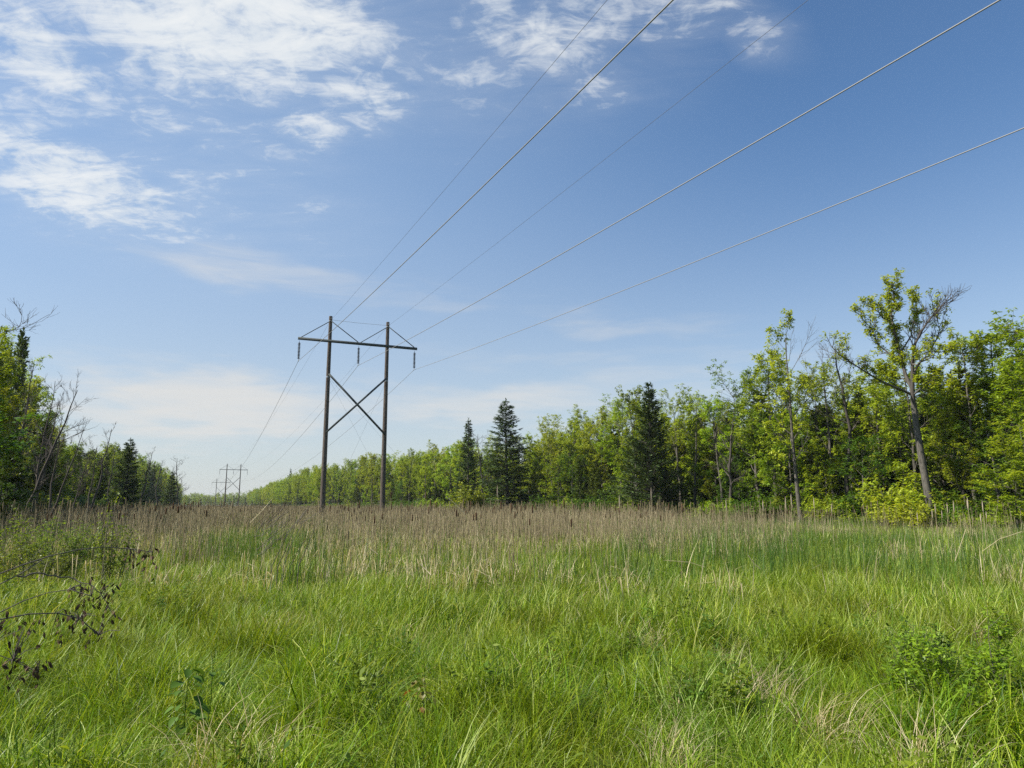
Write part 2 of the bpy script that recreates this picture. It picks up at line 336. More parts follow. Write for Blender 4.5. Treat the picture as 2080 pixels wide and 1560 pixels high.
# -- tuft meshes
def tuft(name, m, *calls):
    mb = MB()
    for c in calls: blades(mb, **c)
    return mb.mesh(name, m, True)
WIND = (.15, .0)
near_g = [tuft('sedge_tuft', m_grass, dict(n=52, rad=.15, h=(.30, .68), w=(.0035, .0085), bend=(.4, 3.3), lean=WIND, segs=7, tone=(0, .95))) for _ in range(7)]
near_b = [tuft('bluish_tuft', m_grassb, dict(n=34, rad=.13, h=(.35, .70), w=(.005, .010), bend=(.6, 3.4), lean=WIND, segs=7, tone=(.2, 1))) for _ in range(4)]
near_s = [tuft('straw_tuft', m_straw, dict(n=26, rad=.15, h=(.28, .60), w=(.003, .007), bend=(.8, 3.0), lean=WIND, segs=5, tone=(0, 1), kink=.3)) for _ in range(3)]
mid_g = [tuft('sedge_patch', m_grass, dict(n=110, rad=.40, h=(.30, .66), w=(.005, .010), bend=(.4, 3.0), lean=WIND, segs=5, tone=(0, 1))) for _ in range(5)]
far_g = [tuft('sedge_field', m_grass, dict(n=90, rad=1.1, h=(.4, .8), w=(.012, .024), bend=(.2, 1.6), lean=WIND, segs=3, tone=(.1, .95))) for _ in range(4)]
cat_l = [tuft('cattail_leaf_clump', m_catleaf, dict(n=16, rad=.30, h=(.6, 1.3), w=(.008, .015), bend=(.02, .6), segs=4, tone=(0, 1), kink=.08)) for _ in range(5)]
dry_l = [tuft('dry_leaf_clump', m_straw, dict(n=11, rad=.42, h=(.55, 1.35), w=(.008, .018), bend=(.1, .9), segs=5, tone=(.35, 1), kink=.65)) for _ in range(7)]
def stems(n, rad, h, w, heads=True):
    mb = MB()
    for i in range(n):
        a = rng.uniform(0, 6.28); r = rad * math.sqrt(rng.uniform()); x, y = r * math.cos(a), r * math.sin(a); hh = h[0] + (h[1] - h[0]) * rng.uniform() ** 1.5; lx, ly = rng.normal(0, .075, 2)
        tn = rng.uniform(0, 1) ** 1.3
        mb.tube([(x, y, 0), (x + lx * .4 * hh, y + ly * .4 * hh, hh * .5), (x + lx * hh, y + ly * hh, hh)], [w, w * .9, w * .6], 3, tn)
        if heads and rng.uniform() < .2:
            p = np.array([x + lx * hh, y + ly * hh, hh]); mb.tube([p - (0, 0, .17), p - (0, 0, .13), p - (0, 0, .03), p], [w, w * 2.1, w * 2.1, w], 4, 0)
    return mb.mesh('dry_stems', m_drystem)
stem_v = [stems(7, .5, (.5, 1.75), .0046) for _ in range(8)]
stem_f = [stems(17, 1.3, (.6, 1.78), .007) for _ in range(5)]

def vnoise(x, y, s, seed):
    """smooth value noise"""
    x = x / s + seed * 17.3; y = y / s - seed * 9.1
    xi = np.floor(x).astype(int); yi = np.floor(y).astype(int); fx = x - xi; fy = y - yi; fx = fx * fx * (3 - 2 * fx); fy = fy * fy * (3 - 2 * fy)
    def h(i, j):
        q = np.sin(i * 127.1 + j * 311.7 + seed * 74.7) * 43758.5453; return q - np.floor(q)
    return (h(xi, yi) * (1 - fx) + h(xi + 1, yi) * fx) * (1 - fy) + (h(xi, yi + 1) * (1 - fx) + h(xi + 1, yi + 1) * fx) * fy
def fan(n, y0, y1, pw=1., margin=2.5, k=.80):
    """random ground points in a wedge in front of the standpoint"""
    y = np.sqrt(rng.uniform(y0 ** 2, y1 ** 2, n)); x = rng.uniform(-1, 1, n) * (k * y + margin)
    return x, y
def off(x, y): return x * LR[0] + y * LR[1]
def run(x, y): return x * LD[0] + y * LD[1]
EL, ER = -12.0, 36.0     # edges of the clearing, measured across the line
def inside(x, y, pad=0): o = off(x, y); return (o > EL - pad - 6 * (y < 34)) & (o < ER + pad)
def sow(name, label, var, x, y, s=(.8, 1.2), tl=.06, rzspan=.7, z=0):
    n = len(x); P = np.stack([x, y, np.full(n, float(z))], 1)
    rz = rng.uniform(-rzspan, rzspan, n) * math.pi
    return scatter(name, label, var, P, rz, rng.uniform(s[0], s[1], n) * (1 if (y.max() > 30) else .55 + .8 * vnoise(x, y, .42, 12)), rng.integers(0, len(var), n), rng.normal(0, tl, (n, 2)))

def build_grass():
    x, y = fan(8600, 1.0, 7.5, margin=2.0); v = vnoise(x, y, 1.1, 3); w = vnoise(x, y, .8, 5)
    dark = (x - 2.75) ** 2 / .5 + (y - 4.3) ** 2 / .3 < 1
    gb = (w > .82) & ~dark
    sow('sedge_grass', 'long bright green sedge grass in the foreground', near_g, x[~gb & ~dark], y[~gb & ~dark], (.75, 1.1), rzspan=1)
    sow('bluish_grass', 'broad bluish green grass blades arching over', near_b, x[gb], y[gb], (.75, 1.15), rzspan=1)
    x, y = fan(2600, 1, 12, margin=2.6); k = (vnoise(x, y, 1.1, 8) + .14 * (x > .6) > .64); sow('dry_grass', 'straw coloured dead grass among the green', near_s, x[k], y[k], (.75, 1.1), rzspan=1)
    x, y = fan(11000, 6.8, 22, margin=3); w = vnoise(x, y, 2.5, 5); gb = w > .80
    sow('meadow_grass', 'green grass between foreground and cattails', mid_g, x[~gb], y[~gb], (.75, 1.1), rzspan=1)
    x2, y2 = fan(2600, 6.5, 15, margin=3); k = vnoise(x2, y2, 2.2, 5) > .62
    sow('bluish_meadow_grass', 'darker bluish grass patches in the meadow', near_b, x2[k], y2[k], (.7, 1.05), rzspan=1)
    x, y = fan(16000, 20, 75, margin=5); k = inside(x, y, 3); sow('marsh_grass', 'green marsh grass farther out', far_g, x[k], y[k], (.8, 1.15), rzspan=1)
    n = 9000; t = rng.uniform(60, 520, n); o = rng.uniform(EL - 3, ER + 3, n); x = LD[0] * t + LR[0] * o; y = LD[1] * t + LR[1] * o
    sow('far_marsh_grass', 'distant green growth along the clearing', far_g, x, y, (1.0, 1.6))
build_grass()
def broadleaf():
    V = []
    for i in range(5):
        mb = MB(); rs = np.random.default_rng(800 + i); n = 5 + i
        for k in range(n):
            a = rs.uniform(0, 6.28); rr = .1 * rs.uniform() ** .5; x, y, h = rr * math.cos(a), rr * math.sin(a), rs.uniform(.32, .56)
            mb.tube([(x * .4, y * .4, 0), (x, y, h)], [.002, .0012], 3, .2); m = 9; z = rs.uniform(.45, 1, m) * h; a2 = rs.uniform(0, 6.28, m); e = rs.uniform(-.3, .7, m)
            D = np.stack([np.cos(a2) * np.cos(e), np.sin(a2) * np.cos(e), np.sin(e)], 1); S = unit(np.stack([-np.sin(a2), np.cos(a2), rs.normal(0, .4, m)], 1))
            mb.leaves(np.stack([x * (.4 + .6 * z / h), y * (.4 + .6 * z / h), z], 1), D, S, rs.uniform(.03, .075, m), rs.uniform(.012, .03, m), rs.uniform(0, 1, m))
        V.append(mb.mesh('broadleaf_clump', m_weed if i % 2 else m_yellow))
    x, y = fan(2600, 1.5, 11, margin=2); k = vnoise(x, y, .9, 21) > .55; sow('broadleaf_weeds', 'small broad leaved weeds scattered through the grass', V, x[k], y[k], (.8, 1.2))
broadleaf()

def density(x, y):
    """where the dead cattails stand thick (0..1)"""
    r = x / y; n = vnoise(x, y, 5.5, 2) * .6 + vnoise(x, y, 2.0, 4) * .4
    start = 10.5 + 2.5 * (np.abs(r + .1) > .35) + 7 * np.clip((r - .18) / .25, 0, 1) + 5 * (n - .5)
    d = np.clip((y - start) / 4, 0, 1)
    d = d * np.where((r > -.42) & (r < -.27) & (y < 26), .12, 1.)       # green gap left of the pylon
    d = d * (1 - .85 * np.clip((r - .12) / .3, 0, 1))
    return d * np.clip(-.25 + 1.7 * n, .04, 1)
def build_reeds():
    x, y = fan(9000, 8, 34, margin=3); d = density(x, y); k = (rng.uniform(size=len(x)) < d * np.clip(.35 + (y - 14) / 16, .35, 1)) & inside(x, y, -1)
    sow('dry_cattail_stems', 'thicket of dry brown cattail stems', stem_v, x[k], y[k], (.85, 1.15), .05, 1)
    x, y = fan(16000, 30, 90, margin=3); k = inside(x, y, -2) & (rng.uniform(size=len(x)) < np.clip(density(x, y) + .05, 0, 1) * .5)
    sow('dry_cattail_belt', 'mauve brown belt of dead cattails farther out', stem_f, x[k], y[k], (.85, 1.12), .05, 1)
    n = 6500; t = rng.uniform(70, 480, n); o = rng.uniform(EL + 1, ER - 2, n); x = LD[0] * t + LR[0] * o; y = LD[1] * t + LR[1] * o
    sow('far_cattail_belt', 'distant brown cattails between the woods', stem_f, x, y, (.9, 1.15), .03, 1)
    x, y = fan(8500, 9, 34, margin=3); d = density(x, y); q = vnoise(x, y, 3.0, 9); k = (rng.uniform(size=len(x)) < (.4 + 1.2 * d) * np.clip((q - .25) * 2.5, 0, 1)) & (y > 9.0 + 3 * q) & inside(x, y, -1)
    sow('broken_cattail_leaves', 'pale broken dead cattail leaves', dry_l, x[k], y[k], (.7, 1.0), .12, 1)
    x, y = fan(22000, 9, 60, margin=3); r = x / y; q = vnoise(x, y, 4.0, 6)
    pr = .38 + .6 * np.clip((r - .1) / .3, 0, 1) * (y > 13) + .65 * ((r > -.44) & (r < -.22) & (y < 28)); k = (rng.uniform(size=len(x)) < pr * np.clip((q - .25) * 2.5, 0, 1)) & inside(x, y, -1) & (y > 10 + 3 * q)
    sow('green_cattail_leaves', 'upright dark green cattail leaves', cat_l, x[k], y[k], (.75, 1.05), .05, 1)
build_reeds()

# ------------------------------------------------------------------ trees
def wobble(rs, p0, p1, n, amp):
    t = np.linspace(0, 1, n)[:, None]; P = p0 + (p1 - p0) * t; w = rs.normal(0, amp, (n, 3)); w[0] = 0; w[-1] *= .4; w[:, 2] *= .4
    return P + np.cumsum(w, 0) * .6
def branch_path(rs, p, d, ln, n, up=.25, wig=.12):
    P = [p]; d = d / np.linalg.norm(d)
    for i in range(n):
        d = unit(d + np.array([0, 0, up / n]) + rs.normal(0, wig, 3)); P.append(P[-1] + d * ln / n)
    return np.array(P)
def perp(rs, d, ang):
    v = rs.normal(0, 1, 3); v -= d * (v @ d); v = unit(v); return unit(d * math.cos(ang) + v * math.sin(ang))
def clusters(mb, P, rs, k, ln, wd, droop, tone, spread=1.0, flat=.5):
    """rosettes of k leaflets at the points P"""
    P = np.asarray(P); n = len(P)
    if n == 0: return
    a = (np.arange(k) * 2 * math.pi / k)[None] + rs.uniform(0, 6.28, (n, 1)) + rs.normal(0, .3, (n, k))
    e = rs.normal(-droop, .38, (n, k))
    D = np.stack([np.cos(a) * np.cos(e), np.sin(a) * np.cos(e), np.sin(e)], -1)
    S = np.stack([-np.sin(a), np.cos(a), rs.normal(0, flat, (n, k))], -1); S = unit(S)
    l = ln * rs.uniform(.7, 1.25, (n, k)); base = P[:, None] + rs.normal(0, ln * .32 * spread, (n, k, 3))
    t = np.clip(rs.normal(tone, .2, (n, 1)) + rs.normal(0, .12, (n, k)), 0, 1)
    mb.leaves(base.reshape(-1, 3), D.reshape(-1, 3), S.reshape(-1, 3), l.ravel(), (l * wd).ravel(), t.ravel())
def leafy(seed, H=13, cb=.3, Rad=2.6, n1=22, k=7, ln=.30, lw=.42, up=.5, tone=.5, m=None, dens=1., lean=(0, 0), prof=None, bare=0., droop=.25, stems_=1):
    """one broadleaf tree: returns (wood mesh, leaf mesh)"""
    rs = np.random.default_rng(seed); W = MB(); F = MB(); pts = []
    prof = prof or (lambda f: math.sin(math.pi * min(1, .12 + .80 * f)) ** .7)
    for s_ in range(stems_):
        h = H * (1 if s_ == 0 else rs.uniform(.7, .95)); sx, sy = (0, 0) if s_ == 0 else rs.uniform(-1, 1, 2) * Rad * .5
        T = wobble(rs, np.array([sx * .3, sy * .3, -.1]), np.array([lean[0] + sx, lean[1] + sy, h * .96]), 10, .10 * H / 13); tt = np.linspace(0, 1, 10); r0 = .0105 * H + .02
        W.tube(T, r0 * (1 - .9 * tt) + .008, 7, .4)
        nn = int(n1 / stems_ ** .5)
        for i in range(nn):
            f = cb + (1 - cb) * (i + rs.uniform(0, 1)) / nn; f = min(f, .985); g = (f - cb) / (1 - cb)
            p = np.array([np.interp(f, tt, T[:, q]) for q in range(3)])
            a = i * 2.4 + rs.normal(0, .4); e = rs.uniform(.25, .75) + .5 * g
            d = np.array([math.cos(a) * math.cos(e), math.sin(a) * math.cos(e), math.sin(e)])
            L1 = Rad * prof(g) * rs.uniform(.6, 1.25) / max(.45, math.cos(e)) * .8 + .25
            B = branch_path(rs, p, d, L1, 5, up); rb = max(.012, r0 * (1 - .9 * f) * .45); W.tube(B, np.linspace(rb, .006, 6), 4, .5)
            nb = bare > rs.uniform()
            m2 = max(3, int(L1 * 4.2 * dens))
            for j in range(m2):
                u = .25 + .75 * (j + rs.uniform()) / m2; p2 = B[0] + 0; x = u * 5; i0 = min(4, int(x)); p2 = B[i0] + (B[i0 + 1] - B[i0]) * (x - i0)
                dd = unit(B[i0 + 1] - B[i0]); d2 = perp(rs, dd, rs.uniform(.5, 1.0)); L2 = L1 * .42 * (1.15 - u * .6) * rs.uniform(.6, 1.2)
                B2 = branch_path(rs, p2, d2, L2, 3, up * .8); W.tube(B2, np.linspace(rb * .4 + .003, .004, 4), 3, .6)
                if nb: 
                    for _ in range(2):
                        B3 = branch_path(rs, B2[rs.integers(1, 3)], perp(rs, d2, .6), L2 * .6, 2, up); W.tube(B3, [.005, .003, .002], 3, .6)
                    continue
                pts.append(B2[-1]); pts.append(B2[2] + rs.normal(0, .08, 3))
                pts.append(B2[-1] + rs.normal(0, .10, 3))
                if g < .6: pts.append(B2[rs.integers(1, 4)] + rs.normal(0, .16, 3) * min(1, L2))
            if not nb: pts.append(B[-1])
    clusters(F, np.array(pts), rs, k + 1, ln, lw, droop, tone, spread=.8)
    return W.mesh('trunk', m_bark, True), F.mesh('crown', m or m_leaf)
def conifer(seed, H=14, Rad=2.1, cb=.05, step=.34, nb=7, ang=-.15, m=None, ln=.26, wd=.30, shape=.85, curve=.4, full=1., jit=.15, ragged=.2):
    rs = np.random.default_rng(seed); W = MB(); F = MB(); P_, D_, S_, L_ = [], [], [], []
    T = wobble(rs, np.array([0, 0, -.1]), np.array([0, 0, H]), 8, .04); tt = np.linspace(0, 1, 8); W.tube(T, .011 * H * (1 - tt) + .01, 6, .4)
    z = cb * H
    while z < H - .15:
        f = z / H; r = Rad * (1 - f) ** shape * min(1, .55 + f * 2.2) + .10
        for b in range(nb if f < .93 else 4):
            a = rs.uniform(0, 6.28); rr = r * rs.uniform(1 - ragged * 2, 1 + ragged); e = ang + .55 * f + rs.normal(0, jit)
            d = np.array([math.cos(a) * math.cos(e), math.sin(a) * math.cos(e), math.sin(e)]); zz = z + rs.uniform(-.5, .5) * step
            B = branch_path(rs, np.array([np.interp(zz / H, tt, T[:, 0]), np.interp(zz / H, tt, T[:, 1]), zz]), d, rr, 4, curve, .06)
            if rr > .5: W.tube(B, np.linspace(.016 * rr + .004, .003, 5), 3, .4)
            n = int((5 + rr * 17) * full); u = rs.uniform(.12 if rr < 1 else .3, 1.02, n); x = np.clip(u * 4, 0, 3.999); i0 = x.astype(int); p = B[i0] + (B[i0 + 1] - B[i0]) * (x - i0)[:, None]
            side = rs.choice([-1, 1], n); perpv = np.array([-math.sin(a), math.cos(a), 0])
            dd = unit(d * rs.uniform(.3, 1.0, n)[:, None] + perpv * (side * rs.uniform(.2, 1.0, n))[:, None] + np.stack([np.zeros(n), np.zeros(n), rs.normal(-.05, .3, n)], 1))
            pp = p + dd * (rr * .16 * rs.uniform(0, 1, n) * (1.2 - u))[:, None]
            P_.append(pp); D_.append(dd); S_.append(unit(np.cross(dd, rs.normal(0, .5, (n, 3)) + np.array([0, 0, 1.])))); L_.append(ln * rs.uniform(.6, 1.2, n))
        z += step
    # leader
    n = 16; P_.append(np.stack([np.full(n, T[-1, 0]), np.full(n, T[-1, 1]), H - rs.uniform(0, .8, n)], 1)); a = rs.uniform(0, 6.28, n); D_.append(unit(np.stack([np.cos(a) * .5, np.sin(a) * .5, np.ones(n)], 1))); S_.append(unit(np.stack([-np.sin(a), np.cos(a), 0 * a], 1))); L_.append(np.full(n, ln))
    P_, D_, S_, L_ = map(np.concatenate, (P_, D_, S_, L_))
    F.leaves(P_, D_, S_, L_, L_ * wd, np.clip(rs.normal(.5, .25, len(P_)), 0, 1))
    return W.mesh('trunk', m_bark, True), F.mesh('crown', m or m_spruce)
def bare(seed, H=9, lean=(.8, 0), n1=11, Rad=1.8, cb=.35, up=.6, thick=1.25):
    rs = np.random.default_rng(seed); W = MB(); Bm = MB()
    T = wobble(rs, np.array([0, 0, -.1]), np.array([lean[0], lean[1], H]), 10, .13); tt = np.linspace(0, 1, 10); r0 = (.0085 * H + .015) * thick
    W.tube(T, r0 * (1 - .92 * tt) + .006, 6, .35)
    n1 = int(n1 * 1.5)
    for i in range(n1):
        f = cb + (1 - cb) * (i + rs.uniform()) / n1; f = min(f, .96); p = np.array([np.interp(f, tt, T[:, q]) for q in range(3)])
        a = rs.uniform(0, 6.28); e = rs.uniform(.4, 1.0); d = np.array([math.cos(a) * math.cos(e), math.sin(a) * math.cos(e), math.sin(e)])
        L1 = Rad * rs.uniform(.7, 1.5) * (1.15 - .4 * f); B = branch_path(rs, p, d, L1, 6, up, .16); rb = max(.012, r0 * (1 - f) * .6); Bm.tube(B, np.linspace(rb, .006, 7), 4, .5)
        for j in range(int(3 + L1 * 2.5)):
            q = rs.integers(1, 6); d2 = perp(rs, unit(B[q + 1] - B[q]), rs.uniform(.4, .9)); L2 = L1 * .5 * rs.uniform(.4, 1); B2 = branch_path(rs, B[q], d2, L2, 4, up, .16); Bm.tube(B2, np.linspace(rb * .5, .0045, 5), 3, .6)
            for _ in range(3):
                q2 = rs.integers(1, 4); B3 = branch_path(rs, B2[q2], perp(rs, unit(B2[q2 + 1] - B2[q2]), .6), L2 * .55, 3, up, .18); Bm.tube(B3, [.006, .005, .004, .003], 3, .7)
    return W.mesh('trunk', m_bare, True), Bm.mesh('bare_branches', m_bare)
def shrubby(seed, H=2.0, Rad=1.3, n=26, k=6, ln=.14, m=None, tone=.5, dens=1., st=1.):
    rs = np.random.default_rng(seed); W = MB(); F = MB(); pts = []
    for i in range(n):
        a = rs.uniform(0, 6.28); rr = Rad * math.sqrt(rs.uniform()); h = H * rs.uniform(.55, 1.0) * (1.08 - .45 * (rr / Rad) ** 2)
        p0 = np.array([math.cos(a) * rr * .25, math.sin(a) * rr * .25, -.05]); p1 = np.array([math.cos(a) * rr, math.sin(a) * rr, h])
        B = wobble(rs, p0, p1, 7, .05); W.tube(B, np.linspace(.014, .004, 7) * st, 4, .5)
        for j in range(int(11 * dens)):
            u = rs.uniform(.2, 1); x = min(u * 6, 5.999); q = int(x); p = B[q] + (B[q + 1] - B[q]) * (x - q); d = perp(rs, np.array([0, 0, 1.]), rs.uniform(.4, 1.2)); B2 = branch_path(rs, p, d, rs.uniform(.15, .5) * H / 2, 2, .4); W.tube(B2, np.array([.005, .004, .003]) * st, 3, .6)
            pts += [B2[1], B2[2]]
    clusters(F, np.array(pts), rs, k, ln, .5, .1, tone, spread=1.1)
    return W.mesh('stem', m_bark), F.mesh('foliage', m or m_leaf)

# prototypes (meshes shared by all copies)
LEAFY = [leafy(100 + i, H=h, cb=c, Rad=r, n1=n, ln=l, tone=t, droop=dr, dens=de, lean=le) for i, (h, c, r, n, l, t, dr, de, le) in enumerate([
    (14, .28, 2.4, 24, .23, .55, .2, 1.2, (.4, 0)), (14, .35, 2.0, 22, .25, .66, .3, 1.2, (-.3, .2)), (13, .22, 2.8, 26, .22, .50, .2, 1.2, (.2, -.3)),
    (14, .30, 1.8, 26, .23, .6, .35, 1.3, (.5, .3)), (12, .18, 2.5, 26, .23, .75, .2, 1.2, (0, 0)), (13, .25, 2.1, 22, .26, .55, .3, 1.0, (-.5, 0)), (14, .2, 2.3, 28, .21, .62, .2, 1.3, (.1, .4)), (14, .32, 2.6, 19, .24, .6, .25, .85, (.6, -.3))])]
UNDER = [leafy(140 + i, H=7, cb=.12, Rad=2.3, n1=22, ln=.21, k=7, tone=t, droop=.05, up=.05, dens=1.0, m=mm) for i, (t, mm) in enumerate([(.7, m_leaf), (.45, m_leaf), (.5, m_leafd), (.7, m_leafd)])]
SPARSE = [leafy(150 + i, H=14, cb=.30, Rad=2.9, n1=18, ln=.26, k=7, tone=.6, dens=.7, bare=b, up=.7) for i, b in enumerate([.25, .4])]
CEDAR = [conifer(200 + i, H=h, Rad=r, cb=.0, step=.30, nb=8, ang=.25, m=m_cedar, ln=.30, wd=.42, shape=sh, curve=.9, full=.95, jit=.3, ragged=.28) for i, (h, r, sh) in enumerate([(10, 1.7, .75), (11, 1.45, .7), (9, 1.9, .7), (10, 1.5, .6), (8, 1.8, .65)])]
SPRUCE = [conifer(220 + i, H=h, Rad=r, cb=.03, step=.32, nb=10, ang=-.25, m=m_spruce, ln=.27, wd=.28, shape=sh, curve=.35, full=1.7) for i, (h, r, sh) in enumerate([(14, 2.4, .8), (12, 1.5, .8), (12, 1.1, .7)])]
FIRBIG = conifer(240, H=14, Rad=3.2, cb=.02, step=.27, nb=9, ang=.12, m=m_spruce, ln=.30, wd=.26, shape=.95, curve=.35, full=1.35, jit=.18, ragged=.22)
BARE = [bare(300 + i, H=10, lean=l, n1=n, Rad=r, cb=c) for i, (l, n, r, c) in enumerate([((1.6, .1), 10, 1.9, .4), ((.6, .2), 9, 1.3, .45), ((2.4, 0), 8, 1.6, .5), ((.2, 0), 12, 1.5, .3), ((1.1, -.2), 7, 1.2, .55)])]
SHRUB = [shrubby(400 + i, H=2.2, Rad=r, n=24, tone=t, m=mm, ln=l) for i, (r, t, mm, l) in enumerate([(1.3, .55, m_leaf, .17), (1.6, .4, m_leafd, .17), (1.2, .8, m_leaf, .15), (1.5, .7, m_leafd, .16)])]
HP = {'leafy': 14, 'under': 7, 'sparse': 14, 'cedar': 10, 'spruce': 12, 'bare': 10, 'shrub': 2.2}

SMALLB = [shrubby(440 + i, H=2.0, Rad=1.1, n=26, tone=.15, m=m_leaf, ln=.06, k=7, dens=2.0, st=.8) for i in range(2)]
placed = []      # kind, x, y, px, row, object
NAMES = {'leafy': ('leafy_tree', 'leafy tree'), 'under': ('understory_tree', 'leafy tree'), 'sparse': ('leafy_tree', 'leafy tree'), 'cedar': ('cedar_tree', 'cedar'), 'spruce': ('spruce_tree', 'spruce'), 'fir': ('fir_tree', 'fir'), 'bare': ('bare_tree', 'bare tree'), 'shrub': ('shrub', 'shrub'), 'bush': ('shrub', 'shrub')}
VAR = {'leafy': LEAFY, 'under': UNDER, 'sparse': SPARSE, 'cedar': CEDAR, 'spruce': SPRUCE, 'bare': BARE, 'shrub': SHRUB, 'fir': [FIRBIG], 'bush': SMALLB}
def plant(kind, x, y, h, vi=None, rz=None, wide=1., row='', label=None, group=None):
    V = VAR[kind]; vi = int(rng.integers(len(V))) if vi is None else vi
    W, F = V[vi]; H0 = max(v.co.z for v in (F.vertices[i] for i in range(0, len(F.vertices), 97))) if (kind, vi) not in HP else HP[(kind, vi)]
    HP[(kind, vi)] = H0; s = h / H0; sw = s ** .6 * wide
    o = empty(NAMES[kind][0], (x, y, 0), rng.uniform(0, 6.28) if rz is None else rz, (sw, sw, s))
    if kind in ('shrub', 'bush'): link('stem', W, o); link('foliage', F, o)
    elif kind == 'bare': link('trunk', W, o); link('branches', F, o)
    else: link('trunk', W, o); link('crown', F, o)
    o['category'] = NAMES[kind][1]
    if label: o['label'] = label
    if group: o['group'] = group
    placed.append(dict(kind=kind, x=x, y=y, px=px_of(x, y), row=row, o=o, done=bool(label)))
    return o

# skyline of the right wood: photo pixel -> top pixel
SKY_R = [(490, 1000), (520, 994), (540, 986), (570, 975), (600, 958), (640, 950), (700, 940), (740, 932), (800, 925), (850, 920), (900, 907), (950, 885), (1000, 893), (1060, 885), (1100, 868), (1150, 830), (1210, 832), (1260, 800), (1300, 790), (1360, 805), (1440, 803), (1520, 782), (1560, 730), (1600, 690), (1660, 740), (1720, 760), (1800, 720), (1880, 720), (1940, 690), (1990, 655), (2040, 640), (2080, 660), (2300, 620)]
SKY_L = [(-300, 560), (0, 660), (60, 720), (95, 880), (150, 900), (200, 892), (250, 893), (280, 925), (330, 935), (360, 965), (385, 990)]
def topz(tab, x, y):
    px = px_of(x, y); py = np.interp(px, [a for a, b in tab], [b for a, b in tab]); return at(px, py, y)[2]
def edge(t, o): return LD[0] * t + LR[0] * o, LD[1] * t + LR[1] * o

# -- landmarks of the right wood
def lm(kind, px, top, Y, **kw):
    p = at(px, top, Y); return plant(kind, p[0], Y, p[2], **kw)
lm('spruce', 1032, 815, 86, vi=0, wide=1.75, row='L', label='tall dark pointed spruce standing above the wood right of the pylon')
lm('fir', 1318, 780, 59, vi=0, wide=1.35, row='L', label='broad dark conifer, widest of all, between pale leafy trees')
lm('spruce', 953, 855, 97, vi=1, wide=1.3, row='L', label='slim pointed conifer just left of the tall dark spruce')
lm('spruce', 590, 952, 330, vi=2, wide=.9, row='L', label='narrow dark spire above the distant wood left of the pylon')
lm('spruce', 815, 930, 170, vi=2, row='L', label='thin dark spruce tip right of the right pylon pole')
lm('spruce', 737, 927, 190, vi=2, row='L', label='dark spruce tip rising between the two pylon poles')
lm('sparse', 1600, 636, 45, vi=0, rz=2.6, wide=.95, row='L', label='tall airy leafy tree with thin open crown left of the leaning tree')
lm('sparse', 1665, 690, 47, vi=1, rz=.6, wide=.8, row='L', label='half bare leafy tree right behind the tall airy one')
lm('leafy', 1995, 655, 41, vi=1, wide=1.15, row='L', label='tall full bright green tree right of the leaning tree')
lm('leafy', 2060, 640, 38, vi=3, wide=1.2, row='L', label='tallest full green tree at the far right end of the wood')
lm('leafy', 1290, 786, 68, vi=5, wide=1.0, row='L', label='pale leafy tree touching the left side of the broad dark conifer')
lm('leafy', 2120, 600, 34, vi=2, wide=1.2, row='L', label='leafy tree cut by the right picture edge')

